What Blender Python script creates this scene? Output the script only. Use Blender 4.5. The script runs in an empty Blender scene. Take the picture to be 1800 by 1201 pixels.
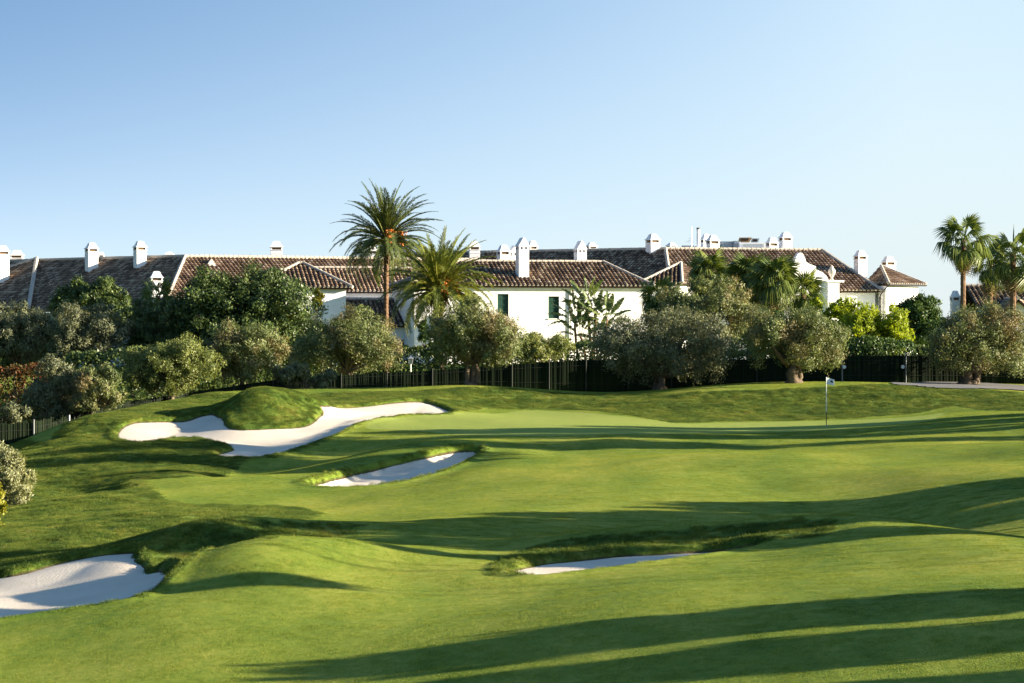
import bpy, math, random
import numpy as np
from mathutils import Vector, Matrix

SC = bpy.context.scene
COL = SC.collection
rad = math.radians
rng = np.random.default_rng(11)
random.seed(11)

# ------------------------------------------------------------------ camera
F = 4500.0          # focal length in photograph pixels (1800 wide): a 90 mm lens
HOR = 570.0         # row of the horizon in the photograph
ZC = 6.0            # height of the lens
cam_data = bpy.data.cameras.new('camera')
cam_data.sensor_width = 36.0
cam_data.lens = 36.0 * F / 1800.0
cam_data.shift_y = -(600.5 - HOR) / 1800.0
cam_data.clip_start = 0.5
cam_data.clip_end = 9000.0
cam = bpy.data.objects.new('camera', cam_data)
cam.location = (0, 0, ZC)
cam.rotation_euler = (rad(90), 0, 0)
COL.objects.link(cam)
SC.camera = cam

# ------------------------------------------------------------------ light
SUN_AZ = 86.0       # degrees from straight behind the camera towards the right
SUN_EL = 14.0
SKY_STRENGTH = 0.087
SUN_STRENGTH = 5.0
EXPOSURE = 2.0
HAZE_FALL = 2.65
HAZE_COL = (2.24, 2.45, 2.49, 1)
sun_vec = Vector((math.sin(rad(SUN_AZ)) * math.cos(rad(SUN_EL)),
                  -math.cos(rad(SUN_AZ)) * math.cos(rad(SUN_EL)), math.sin(rad(SUN_EL))))
sun_data = bpy.data.lights.new('sun', 'SUN')
sun_data.energy = SUN_STRENGTH
sun_data.angle = rad(0.5)
sun_data.color = (1.0, 0.87, 0.66)
sun = bpy.data.objects.new('sun', sun_data)
sun.rotation_euler = (-sun_vec).to_track_quat('-Z', 'Y').to_euler()
sun.location = (60, -40, 60)
COL.objects.link(sun)

world = bpy.data.worlds.new('World')
SC.world = world
world.use_nodes = True
wn, wl = world.node_tree.nodes, world.node_tree.links
wn.clear()


def wmath(op, a, b=None, c=None):
    n = wn.new('ShaderNodeMath'); n.operation = op
    for i, v in enumerate((a, b, c)):
        if v is None:
            continue
        if isinstance(v, (int, float)):
            n.inputs[i].default_value = v
        else:
            wl.new(v, n.inputs[i])
    return n.outputs[0]


tc = wn.new('ShaderNodeTexCoord')
sep = wn.new('ShaderNodeSeparateXYZ'); wl.new(tc.outputs['Generated'], sep.inputs[0])
hx, hy = math.sin(rad(SUN_AZ)), -math.cos(rad(SUN_AZ))
# the sky pales towards the sun's side and deepens away from it and upwards
side = wmath('ADD', wmath('MULTIPLY', sep.outputs[0], hx), wmath('MULTIPLY', sep.outputs[1], hy))
lift = wmath('MAXIMUM', wmath('SUBTRACT', 0.36, wmath('MULTIPLY', side, 1.9)), 0.2)
zz = wmath('MULTIPLY', wmath('MULTIPLY', sep.outputs[2], 7.0), lift)
comb = wn.new('ShaderNodeCombineXYZ')
wl.new(sep.outputs[0], comb.inputs[0]); wl.new(sep.outputs[1], comb.inputs[1]); wl.new(wmath('ADD', zz, 0.10), comb.inputs[2])
nrm = wn.new('ShaderNodeVectorMath'); nrm.operation = 'NORMALIZE'; wl.new(comb.outputs[0], nrm.inputs[0])
sky = wn.new('ShaderNodeTexSky')
sky.sky_type = 'NISHITA'
sky.sun_disc = False
sky.sun_elevation = rad(SUN_EL)
sky.sun_rotation = rad(180.0 - SUN_AZ)
sky.altitude = 50
sky.air_density = 1.0
sky.dust_density = 0.4
sky.ozone_density = 0.5
wl.new(nrm.outputs[0], sky.inputs[0])
# milky low air: thickest at the horizon and on the sun's side, thinning smoothly upwards
haze_f = wmath('MULTIPLY', wmath('EXPONENT', wmath('MULTIPLY', wmath('MAXIMUM', zz, 0.0), -HAZE_FALL)), 0.97)
hmix = wn.new('ShaderNodeMix'); hmix.data_type = 'RGBA'
hsv = wn.new('ShaderNodeHueSaturation'); hsv.inputs['Saturation'].default_value = 1.32; hsv.inputs['Value'].default_value = 1.04; wl.new(sky.outputs[0], hsv.inputs['Color'])
wl.new(haze_f, hmix.inputs[0]); wl.new(hsv.outputs[0], hmix.inputs[6]); hmix.inputs[7].default_value = HAZE_COL
bg = wn.new('ShaderNodeBackground'); bg.inputs[1].default_value = SKY_STRENGTH
wo = wn.new('ShaderNodeOutputWorld')
wl.new(hmix.outputs[2], bg.inputs[0]); wl.new(bg.outputs[0], wo.inputs[0])

SC.view_settings.view_transform = 'Standard'
SC.view_settings.look = 'None'
SC.view_settings.exposure = EXPOSURE
SC.view_settings.gamma = 1.0
SC.view_settings.use_curve_mapping = False
SC.render.engine = 'CYCLES'
SC.cycles.max_bounces = 5
SC.cycles.diffuse_bounces = 3
SC.cycles.glossy_bounces = 2
SC.cycles.transmission_bounces = 4
SC.cycles.transparent_max_bounces = 4
SC.cycles.use_denoising = True

# ------------------------------------------------------------------ helpers


def W(px, py, d):
    """world point seen at photograph pixel (px, py) at distance d"""
    return Vector(((px - 900) / F * d, d, ZC + (HOR - py) / F * d))


def XX(px, d):
    return (px - 900) / F * d


def ZZ(py, d):
    return ZC + (HOR - py) / F * d


def put(name, me, mat=None, parent=None, loc=None, rot=None):
    o = bpy.data.objects.new(name, me)
    COL.objects.link(o)
    if mat is not None and me is not None and len(me.materials) == 0:
        me.materials.append(mat)
    if parent is not None:
        o.parent = parent
    if loc is not None:
        o.location = loc
    if rot is not None:
        o.rotation_euler = rot
    return o


def tag(o, label, cat=None, group=None, kind=None):
    if label:
        o['label'] = label
    if cat:
        o['category'] = cat
    if group:
        o['group'] = group
    if kind:
        o['kind'] = kind
    return o


def thing(name, label, cat, loc=(0, 0, 0), rz=0.0, group=None):
    o = bpy.data.objects.new(name, None)
    o.empty_display_size = 0.3
    COL.objects.link(o)
    o.location = loc
    o.rotation_euler = (0, 0, rz)
    return tag(o, label, cat, group)


def mesh_np(name, V, quads=None, tris=None, smooth=False, attrs=None):
    me = bpy.data.meshes.new(name)
    V = np.asarray(V, dtype=np.float32)
    nq = 0 if quads is None else len(quads)
    nt = 0 if tris is None else len(tris)
    me.vertices.add(len(V))
    me.vertices.foreach_set('co', V.ravel())
    loops, starts = [], []
    if nq:
        loops.append(np.asarray(quads, dtype=np.int32).ravel())
        starts.append(np.arange(nq, dtype=np.int32) * 4)
    if nt:
        loops.append(np.asarray(tris, dtype=np.int32).ravel())
        starts.append(np.arange(nt, dtype=np.int32) * 3 + nq * 4)
    loops = np.concatenate(loops); starts = np.concatenate(starts)
    me.loops.add(len(loops)); me.loops.foreach_set('vertex_index', loops)
    me.polygons.add(nq + nt); me.polygons.foreach_set('loop_start', starts)
    if smooth:
        me.polygons.foreach_set('use_smooth', np.ones(nq + nt, dtype=bool))
    for k, v in (attrs or {}).items():
        a = me.attributes.new(k, 'FLOAT', 'POINT')
        a.data.foreach_set('value', np.asarray(v, dtype=np.float32))
    me.update(calc_edges=True)
    return me


class MB:
    """collects boxes, prisms, tubes; build() makes one mesh"""

    def __init__(self):
        self.v, self.f, self.a = [], [], []
        self.var = 0.5

    def add(self, verts, faces):
        b = len(self.v)
        self.v += [tuple(p) for p in verts]
        self.a += [self.var] * len(verts)
        self.f += [tuple(i + b for i in f) for f in faces]
        return self

    def box(self, x0, x1, y0, y1, z0, z1):
        p = [(x0, y0, z0), (x1, y0, z0), (x1, y1, z0), (x0, y1, z0), (x0, y0, z1), (x1, y0, z1), (x1, y1, z1), (x0, y1, z1)]
        return self.add(p, [(0, 3, 2, 1), (4, 5, 6, 7), (0, 1, 5, 4), (1, 2, 6, 5), (2, 3, 7, 6), (3, 0, 4, 7)])

    def frustum(self, w0, d0, z0, w1, d1, z1, cap=True):
        p = [(-w0, -d0, z0), (w0, -d0, z0), (w0, d0, z0), (-w0, d0, z0), (-w1, -d1, z1), (w1, -d1, z1), (w1, d1, z1), (-w1, d1, z1)]
        f = [(0, 1, 5, 4), (1, 2, 6, 5), (2, 3, 7, 6), (3, 0, 4, 7)]
        if cap:
            f += [(0, 3, 2, 1), (4, 5, 6, 7)]
        return self.add(p, f)

    def tube(self, pts, radii, n=8, wob=0.0, closed=True):
        pts = [Vector(p) for p in pts]
        rings = []
        up = Vector((0.13, 0.31, 1)).normalized()
        for i, p in enumerate(pts):
            t = (pts[min(i + 1, len(pts) - 1)] - pts[max(i - 1, 0)])
            t = t.normalized() if t.length > 1e-6 else Vector((0, 0, 1))
            s = t.cross(Vector((1, 0.2, 0.1)) if abs(t.dot(up)) > 0.93 else up).normalized()
            u = s.cross(t)
            ring = []
            for k in range(n):
                a = 2 * math.pi * k / n
                r = radii[i] * (1 + (random.uniform(-wob, wob) if wob else 0))
                ring.append(p + (s * math.cos(a) + u * math.sin(a)) * r)
            rings.append(ring)
        vs = [q for r in rings for q in r]
        fs = []
        for i in range(len(pts) - 1):
            for k in range(n):
                a, b = i * n + k, i * n + (k + 1) % n
                fs.append((a, b, b + n, a + n))
        if closed:
            fs.append(tuple(range(n))[::-1]); fs.append(tuple(range((len(pts) - 1) * n, len(pts) * n)))
        return self.add(vs, fs)

    def lathe(self, prof, n=16, cx=0, cy=0):
        vs, fs = [], []
        for r, z in prof:
            for k in range(n):
                a = 2 * math.pi * k / n
                vs.append((cx + r * math.cos(a), cy + r * math.sin(a), z))
        for i in range(len(prof) - 1):
            for k in range(n):
                a, b = i * n + k, i * n + (k + 1) % n
                fs.append((a, b, b + n, a + n))
        fs.append(tuple(range(n))[::-1]); fs.append(tuple(range((len(prof) - 1) * n, len(prof) * n)))
        return self.add(vs, fs)

    def prism_y(self, poly, y0, y1):
        """poly of (x, z), counter-clockwise seen from -y, extruded from y0 (front) to y1"""
        n = len(poly)
        vs = [(x, y0, z) for x, z in poly] + [(x, y1, z) for x, z in poly]
        fs = [tuple(range(n)), tuple(range(2 * n - 1, n - 1, -1))]
        for i in range(n):
            j = (i + 1) % n
            fs.append((i, i + n, j + n, j))
        return self.add(vs, fs)

    def mesh(self, name, smooth=False):
        me = bpy.data.meshes.new(name)
        me.from_pydata(self.v, [], self.f)
        a = me.attributes.new('var', 'FLOAT', 'POINT')
        a.data.foreach_set('value', np.asarray(self.a, dtype=np.float32))
        if smooth:
            me.polygons.foreach_set('use_smooth', np.ones(len(me.polygons), dtype=bool))
        me.update()
        return me

    def build(self, name, mat, parent=None, loc=None, rot=None, smooth=False):
        return put(name, self.mesh(name, smooth), mat, parent, loc, rot)


class NT:
    """small helper to write node materials"""

    def __init__(self, name):
        self.m = bpy.data.materials.new(name)
        self.m.use_nodes = True
        self.n, self.l = self.m.node_tree.nodes, self.m.node_tree.links
        self.n.clear()
        self.out = self.n.new('ShaderNodeOutputMaterial')

    def node(self, t, ins=None, **kw):
        nd = self.n.new(t)
        for k, v in kw.items():
            setattr(nd, k, v)
        for k, v in (ins or {}).items():
            self.set(nd.inputs[k], v)
        return nd

    def set(self, sock, v):
        if hasattr(v, 'is_output') or isinstance(v, bpy.types.NodeSocket):
            self.l.new(v, sock)
        else:
            sock.default_value = v

    def math(self, op, a, b=0.0, clamp=False):
        nd = self.node('ShaderNodeMath', {0: a, 1: b}, operation=op)
        nd.use_clamp = clamp
        return nd.outputs[0]

    def attr(self, name):
        return self.node('ShaderNodeAttribute', attribute_name=name).outputs['Fac']

    def noise(self, scale, detail=2.0, rough=0.5, vec=None, scl=None):
        nd = self.node('ShaderNodeTexNoise', {'Scale': scale, 'Detail': detail, 'Roughness': rough})
        if vec is None:
            vec = self.node('ShaderNodeNewGeometry').outputs['Position']
        if scl is not None:
            mp = self.node('ShaderNodeMapping'); mp.inputs['Scale'].default_value = scl
            self.l.new(vec, mp.inputs['Vector']); vec = mp.outputs[0]
        self.l.new(vec, nd.inputs['Vector'])
        return nd.outputs['Fac']

    def ramp(self, fac, stops):
        r = self.node('ShaderNodeValToRGB')
        els = r.color_ramp.elements
        while len(els) < len(stops):
            els.new(0.5)
        for e, (p, c) in zip(els, stops):
            e.position = p
            e.color = (*c, 1) if len(c) == 3 else c
        self.l.new(fac, r.inputs[0])
        return r.outputs[0]

    def mix(self, fac, a, b, mode='MIX'):
        nd = self.node('ShaderNodeMix', data_type='RGBA', blend_type=mode)
        self.set(nd.inputs[0], fac)
        for s, v in ((nd.inputs[6], a), (nd.inputs[7], b)):
            if isinstance(v, tuple):
                v = (*v, 1) if len(v) == 3 else v
            self.set(s, v)
        return nd.outputs[2]

    def maprange(self, v, a, b, c=0.0, d=1.0, smooth=False):
        nd = self.node('ShaderNodeMapRange', {0: v, 1: a, 2: b, 3: c, 4: d})
        if smooth:
            nd.interpolation_type = 'SMOOTHSTEP'
        return nd.outputs[0]

    def bump(self, h, strength=0.5, dist=0.05, normal=None):
        nd = self.node('ShaderNodeBump', {'Strength': strength, 'Distance': dist})
        self.l.new(h, nd.inputs['Height'])
        if normal is not None:
            self.l.new(normal, nd.inputs['Normal'])
        return nd.outputs[0]

    def principled(self, col, rough=0.8, normal=None, spec=0.3, metal=0.0):
        p = self.node('ShaderNodeBsdfPrincipled')
        if isinstance(col, tuple) and len(col) == 3:
            col = (*col, 1)
        self.set(p.inputs['Base Color'], col)
        self.set(p.inputs['Roughness'], rough)
        p.inputs['Specular IOR Level'].default_value = spec
        p.inputs['Metallic'].default_value = metal
        if normal is not None:
            self.l.new(normal, p.inputs['Normal'])
        return p

    def surface(self, sh):
        self.l.new(sh.outputs[0] if hasattr(sh, 'outputs') else sh, self.out.inputs[0])
        return self.m


def mat_plain(name, col, rough=0.7, spec=0.3, metal=0.0, var=0.12, scale=3.0, bump=0.0, bscale=30.0):
    t = NT(name)
    n = t.noise(scale, 4.0, 0.6)
    c = t.mix(n, tuple(x * (1 - var) for x in col), tuple(min(1, x * (1 + var)) for x in col))
    nm = t.bump(t.noise(bscale, 3.0), bump, 0.02) if bump else None
    return t.surface(t.principled(c, rough, nm, spec, metal))


def mat_leaf(name, lo, mid, hi, trans=0.3, rough=0.55, patch=0.9, dead=None):
    """leaf colours run over lo..hi by leaf, and drift by patches of the crown"""
    t = NT(name)
    v = t.attr('var')
    big = t.noise(patch, 2.0, 0.5)
    f = t.math('ADD', t.math('MULTIPLY', v, 0.62), t.math('MULTIPLY', t.math('SUBTRACT', big, 0.3), 0.8), clamp=True)
    c = t.ramp(f, [(0.05, lo), (0.5, mid), (0.95, hi)])
    if dead:
        dm = t.maprange(t.noise(0.55, 2.0, 0.6), 0.5, 0.66)
        c = t.mix(t.math('MULTIPLY', dm, 0.8), c, dead)
    p = t.principled(c, rough, None, 0.25)
    tr = t.node('ShaderNodeBsdfTranslucent')
    t.l.new(t.mix(1.0, c, (1.25, 1.2, 0.6), 'MULTIPLY'), tr.inputs[0])
    ms = t.node('ShaderNodeMixShader', {0: trans})
    t.l.new(p.outputs[0], ms.inputs[1]); t.l.new(tr.outputs[0], ms.inputs[2])
    return t.surface(ms)
# ------------------------------------------------------------------ terrain
# heights of the course, surveyed as (column, row, distance) sight lines
SIGHT = [
 (0,1201,42.3),(450,1201,40.4),(900,1201,38.3),(1350,1201,36.2),(1800,1201,34.4),
 (0,1110,46.8),(450,1100,45.2),(900,1100,43.0),(1350,1090,41.5),(1800,1080,40.2),
 (250,1048,49.4),(0,1087,48.3),(130,1068,48.9),(600,1040,48.5),(900,1023,50),(1100,1001,51.5),(1270,979,53),(1460,952,55.5),
 (1350,1000,49.6),(1800,1000,46.6),(1600,970,51),
 (275,1044,50),(345,994,52),(405,959,53.5),(480,945,54.5),(600,949,56),(750,962,57),(880,975,57),
 (450,1000,50.8),(600,990,52.5),(750,1000,52),(370,1033,49.8),
 (150,1022,53),(0,1045,51),(230,985,57.0),(0,1020,55),(100,997,57),(320,1005,57),
 (300,927,61.2),(400,917,61.5),(500,919,62.2),(620,920,64.5),(240,946,61.2),(150,966,60.5),(60,988,60),(0,1000,60),
 (300,912,71),(100,946,68),(0,962,67),(450,900,73),
 (750,940,62),(900,950,61),(1000,943,63),(760,921,67),(1000,921,67.5),(900,975,57.5),
 (1100,940,58.7),(1250,923,59.7),(1400,915,60.5),(1475,916,60.5),(1600,926,58.8),(1800,943,56.4),
 (1300,912,69),(1500,905,69),(1800,930,61),(1800,880,66.5),(1500,870,75.5),
 (900,900,72),(900,862,80),(1200,860,78.5),(1500,830,82.5),(1800,830,76.5),(700,895,75),(700,870,82),
 (1000,838,84.5),(1150,806,90),(1350,796,92),(1800,796,86),(1150,790,97),(1000,802,95),
 (1450,775,101),(1800,770,96),(1100,775,102),(900,783,101),
 (1450,765,106),(1200,762,107),(900,765,106),(1800,745,104.5),(1620,752,107),
 (1452,748,114),(1700,727,117),(1800,723,116),(1200,744,119),(1100,733,121),(1452,738,121),(1650,722,123),(1800,705,124),
 (700,735,117),(640,753,112),(850,722,125),(1000,723,125),(900,742,115),
 (900,684,131),(1040,694,131),(1150,692,130),(1250,687,128.5),(1395,682,129),(1550,675,130),(1800,690,129),(1700,680,130.5),
 (1300,715,125),(1450,708,126),(1600,676,133),(1800,686,132),(1000,705,128),
 (500,870,84),(300,880,82),(250,845,91),(560,852,88),(700,847,88.5),(845,802,96),
 (720,802,97),(845,787,99),(600,832,93),(690,790,99.5),(800,776,102),(860,775,103),
 (600,797,104),(500,820,100),(400,833,98),(640,772,107),
 (205,767,110),(300,736,115),(400,802,103),(500,787,105),(588,763,109),(700,729,118),(800,723,121),(720,703,124),
 (600,713,120),(548,705,119),(388,726,115.5),(300,774,107.5),
 (480,684,116.3),(420,694,115.8),(540,694,117.3),(450,751,112),(515,749,112.8),(395,735,113.6),(563,722,116),(625,733,114.5),
 (60,870,93),(200,840,96),(300,826,97.5),(150,780,107),(150,740,114),
 (60,778,112),(120,742,117),(250,713,122),(330,702,124),(400,691,125.5),(600,690,128),(700,686,130),(820,682,130),
 (250,852,89),(130,873,85),(30,893,82),(130,868,94.5),(130,900,79),(20,930,73),
]
PTS = [((px - 900) / F * d, d, (HOR - py) / F * d) for px, py, d in SIGHT]
# ground that the sight lines do not reach (dips behind crests, off to the sides), as plain positions
for px, d, z in [(425, 55.6, -5.0), (510, 57.0, -5.0), (400, 57.5, -5.45), (460, 59, -5.4), (560, 60.5, -5.3), (400, 67, -5.62), (250, 66, -5.75), (600, 69, -5.45),
                 (1000, 54.8, -5.03), (1100, 55.6, -4.98), (1200, 56.2, -4.93), (1330, 57.6, -4.82), (950, 54, -5.05), (1040, 57, -5.12), (1150, 57.4, -5.05), (1250, 57.8, -4.97),
                 (1300, 64, -5.45), (1600, 62.5, -5.3), (1800, 59.5, -5.1),
                 (130, 90, -6.3), (30, 88, -6.5), (480, 121.5, -3.85), (400, 121, -3.85),
                 (60, 122, -6.0), (-40, 118, -6.4), (150, 125, -5.2), (250, 130, -4.5), (350, 132, -3.9), (0, 135, -6.2), (200, 140, -5.0),
                 (480, 136, -3.6), (700, 138, -3.4), (900, 138, -3.5), (1050, 139, -3.7), (1200, 138, -3.5), (1400, 138, -3.2), (1600, 138, -3.1), (1800, 138, -3.2),
                 (0, 160, -4.4), (400, 160, -3.4), (800, 160, -3.0), (1200, 160, -3.0), (1800, 160, -3.0),
                 (0, 200, -3.4), (600, 200, -3.0), (1200, 200, -3.0), (1900, 200, -3.0)]:
    PTS.append(((px - 900) / F * d, d, z))
PTS += [(x, y, z) for x, y, z in [
    (0, 0, -1.9), (-30, 0, -2.6), (30, 0, -1.5), (0, 14, -3.4), (0, 25, -4.6), (-12, 27, -4.9), (12, 27, -4.3), (-30, 25, -5.3), (30, 25, -3.9),
    (-22, 45, -5.9), (-26, 60, -6.1), (-30, 80, -6.5), (-38, 100, -6.8), (-45, 125, -7.0), (-60, 150, -6.0), (-60, 60, -6.8), (-60, 100, -7.2),
    (20, 42, -4.1), (22, 60, -4.3), (24, 80, -4.15), (28, 100, -3.9), (32, 120, -3.6), (40, 140, -3.2), (45, 60, -4.0), (50, 90, -3.8), (55, 120, -3.4),
    (60, 160, -3.0), (0, 240, -3.2), (60, 240, -3.2), (-60, 240, -3.4), (-60, 20, -5.5), (60, 20, -3.2)]]
PTS = np.array(PTS)
_c = PTS[:, :2]


def _phi(r2):
    return 0.5 * r2 * np.log(np.maximum(r2, 1e-9))


def _sc(p):      # depth is foreshortened in the survey, so distances along it count for less
    return p * np.array([1.0, 0.8])


def _solve():
    p = _sc(_c); n = len(p)
    r2 = ((p[:, None] - p[None]) ** 2).sum(-1)
    K = _phi(r2) + np.eye(n) * 0.03
    P = np.hstack([np.ones((n, 1)), p])
    A = np.zeros((n + 3, n + 3)); A[:n, :n] = K; A[:n, n:] = P; A[n:, :n] = P.T
    return np.linalg.solve(A, np.concatenate([PTS[:, 2], np.zeros(3)]))


_w = _solve()


def T(x, y):
    """height of the bare terrain at world x, y (arrays)"""
    x = np.atleast_1d(np.asarray(x, float)); y = np.atleast_1d(np.asarray(y, float))
    xc = np.clip(x, -62, 62); yc = np.clip(y, -5, 240)
    out = np.empty(len(x)); p = _sc(_c)
    for s in range(0, len(x), 20000):
        q = _sc(np.stack([xc[s:s + 20000], yc[s:s + 20000]], 1))
        r2 = ((q[:, None, 0] - p[None, :, 0]) ** 2 + (q[:, None, 1] - p[None, :, 1]) ** 2)
        out[s:s + 20000] = _phi(r2) @ _w[:-3] + _w[-3] + q @ _w[-2:]
    return out + ZC


def T1(x, y):
    return float(T([x], [y])[0])


def hit(px, py, lo=34.0, hi=145.0):
    """where the sight line through (px, py) first meets the terrain"""
    d = np.arange(lo, hi, 0.08)
    zr = ZC + (HOR - py) / F * d
    g = T((px - 900) / F * d, d) - zr
    k = np.argmax(g >= 0)
    if g[k] < 0:
        k = len(d) - 1
    return ((px - 900) / F * d[k], d[k])


def smooth_poly(pts, sub=6):
    pts = np.array(pts, float); n = len(pts); out = []
    for i in range(n):
        p0, p1, p2, p3 = pts[i - 1], pts[i], pts[(i + 1) % n], pts[(i + 2) % n]
        for s in range(sub):
            t = s / sub
            out.append(0.5 * ((2 * p1) + (-p0 + p2) * t + (2 * p0 - 5 * p1 + 4 * p2 - p3) * t * t + (-p0 + 3 * p1 - 3 * p2 + p3) * t ** 3))
    return np.array(out)


def world_poly(pts, sub=5):
    """outline points, each (column, row) on the visible ground or (column, None, distance)"""
    w = []
    for p in pts:
        w.append(hit(p[0], p[1]) if len(p) == 2 else ((p[0] - 900) / F * p[2], p[2]))
    return smooth_poly(w, sub)


def sdf(x, y, poly, reach=4.0):
    """signed distance to the outline, positive inside; far points get -reach"""
    out = np.full(len(x), -reach)
    lo, hi = poly.min(0) - reach, poly.max(0) + reach
    idx = np.where((x > lo[0]) & (x < hi[0]) & (y > lo[1]) & (y < hi[1]))[0]
    if len(idx) == 0:
        return out
    px, py = x[idx], y[idx]
    best = np.full(len(idx), 1e9); inside = np.zeros(len(idx), bool)
    n = len(poly)
    for i in range(n):
        a, b = poly[i], poly[(i + 1) % n]
        e = b - a; L = (e ** 2).sum() + 1e-12
        t = np.clip(((px - a[0]) * e[0] + (py - a[1]) * e[1]) / L, 0, 1)
        best = np.minimum(best, (px - a[0] - t * e[0]) ** 2 + (py - a[1] - t * e[1]) ** 2)
        c = ((a[1] > py) != (b[1] > py))
        if abs(e[1]) > 1e-12:
            inside ^= c & (px < (b[0] - a[0]) * (py - a[1]) / e[1] + a[0])
    d = np.sqrt(best)
    out[idx] = np.maximum(np.where(inside, d, -d), -reach)
    return out


def ss(a, b, v):
    t = np.clip((v - a) / (b - a), 0, 1)
    return t * t * (3 - 2 * t)


BUNKERS = {
 'large': [(206,763),(214,750),(236,740),(270,738),(318,737),(352,728),(378,725),(392,732),(398,744),(410,750),(450,751),(510,749),(545,742),(563,727),(566,716),
           (551,706),(575,710),(600,713),(660,709),(715,703),(755,706),(798,722),(770,728),(700,730),(650,738),(610,752),(589,764),(560,774),(520,787),(470,800),(420,803),(376,798),
           (404,789),(408,784),(378,776),(340,770),(305,771),(270,776),(236,777),(212,772)],
 'side': [(540,850),(560,840),(620,826),(680,812),(740,798),(790,787),(825,785),(843,788),(838,796),(815,811),(780,826),(740,838),(690,849),(640,855),(585,856)],
 'left': [(-160,1030),(-60,1012),(20,1004),(100,984),(160,971),(215,965),(236,966),(240,980),(256,991),(300,998),(345,None,57.6),(372,None,56.0),(345,None,54.0),(300,None,52.2),(268,None,50.6),
          (225,1054),(150,1067),(80,1077),(0,1088),(-80,1100),(-160,1110)],
 'front': [(898,None,52.5),(905,None,53.6),(960,None,55.4),(1010,None,56.6),(1060,None,57.0),(1130,None,57.2),(1200,None,57.3),(1270,None,57.4),(1340,None,57.0),(1310,None,55.2),(1200,None,53.4),(1100,None,52.4),(1000,None,51.6),(930,None,51.2)],
}
BP = {k: world_poly(v, 5) for k, v in BUNKERS.items()}
# taller grass
ROUGHS = [
 [(-60,800),(60,778),(120,742),(250,713),(400,691),(600,690),(820,682),(900,684),(1040,694),(1150,692),(1250,688),(1395,683),(1550,676),(1800,691),(1950,691),
  (1950,722),(1800,722),(1700,716),(1650,718),(1600,728),(1452,738),(1300,741),(1200,744),(1150,738),(1100,729),(1060,724),(1000,722),(850,720),(790,729),(700,730),(640,740),(600,760),(585,772),(480,805),(430,812),(330,836),(250,843),(262,855),(290,875),(400,888),(540,893),(562,905),(540,916),(400,921),(330,928),
  (320,1003),(345,None,58),(380,None,56),(400,958),(330,992),(268,1042),(245,1052),(230,1045),(100,1030),(-160,1030),(-160,900)],
 [(240,946),(300,930),(400,921),(560,922),(640,926),(600,946),(480,949),(400,958),(375,None,57),(340,None,58.2),(320,1000),(240,982)],
 [(860,1010),(900,975),(980,955),(1100,941),(1250,925),(1400,917),(1470,922),(1440,945),(1350,None,56.8),(1270,None,56.4),(1130,None,55.4),(1010,None,54.6),(905,None,52.8)],
]
RP = [world_poly(v, 3) for v in ROUGHS]
GREENP = world_poly([(642,752),(700,735),(800,727),(900,724),(1000,725),(1080,730),(1150,739),(1200,745),(1300,743),(1452,740),(1600,733),(1660,727),(1640,738),(1560,748),(1452,757),(1300,762),(1100,765),(900,767),(800,764),(720,757)], 4)
PATHP = world_poly([(1565,675),(1600,674),(1660,672),(1720,674),(1800,679),(1900,686),(1900,698),(1800,688),(1740,686),(1660,684),(1610,680)], 4)


def bunker_d(x, y):
    d = np.full(len(x), -4.0)
    for p in BP.values():
        d = np.maximum(d, sdf(x, y, p))
    return d


def vnoise(x, y, scale, seed):
    """smooth value noise for the lie of the turf"""
    r = np.random.default_rng(seed); g = r.random((257, 257))
    u, v = x / scale + 1000.3, y / scale + 1000.7
    i, j = np.floor(u).astype(int), np.floor(v).astype(int)
    a, b = u - i, v - j
    a, b = a * a * (3 - 2 * a), b * b * (3 - 2 * b)
    i0, i1, j0, j1 = i % 256, (i + 1) % 256, j % 256, (j + 1) % 256
    return (g[i0, j0] * (1 - a) + g[i1, j0] * a) * (1 - b) + (g[i0, j1] * (1 - a) + g[i1, j1] * a) * b - 0.5


def side_extra(x, y, lo, hi):
    return 0.26 * ss(lo, hi, sdf(x, y, BP['side']))


def ground_z(x, y, d=None, r=None):
    if d is None:
        d = bunker_d(x, y)
    if r is None:
        r = np.full(len(x), -4.0)
        for p in RP:
            r = np.maximum(r, sdf(x, y, p))
    z = T(x, y)
    near = (1 - ss(120, 160, y))
    rm = ss(-0.6, 0.6, r) * near
    # turf is uneven: gentle in the fairway, lumpier in the rough
    z += near * 0.05 * vnoise(x, y, 3.1, 3)
    # swells of the fairway
    swell = (1 - rm) * (1 - ss(100, 108, y)) * ss(30, 36, y) * ss(-0.4, -2.6, d)
    z += swell * (0.34 * vnoise(x, y * 0.55, 5.2, 14) + 0.13 * vnoise(x, y * 0.6, 2.6, 15))
    z += rm * (0.085 * vnoise(x, y, 1.1, 4) + 0.05 * vnoise(x, y, 0.45, 5)) * ss(0.0, -0.6, d) * (1 - 0.8 * np.exp(-((x + 10.7) ** 2 + (y - 115.5) ** 2) / 18.0))
    # rolled lip, then the fall below the sand
    z += 0.05 * np.exp(-((d + 0.22) / 0.2) ** 2)
    z -= 0.10 * ss(-0.15, 0.02, d) + 0.20 * ss(0.0, 2.5, d) + 0.32 * ss(0.0, 0.26, d)
    z -= side_extra(x, y, -0.15, 0.3)
    return z


def sand_z(x, y, d):
    return T(x, y) - 0.13 - 0.17 * ss(0.0, 2.5, d) + 0.03 * vnoise(x, y, 1.3, 8) - side_extra(x, y, -0.15, 0.3)


def axis(core0, core1, step, far0, far1, grow=1.13):
    c = list(np.arange(core0, core1 + 1e-6, step))
    s = step
    a = core0; left = []
    while a > far0:
        s = min(s * grow, 120); a -= s; left.append(a)
    s = step; b = core1; right = []
    while b < far1:
        s = min(s * grow, 120); b += s; right.append(b)
    return np.array(left[::-1] + c + right)


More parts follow.
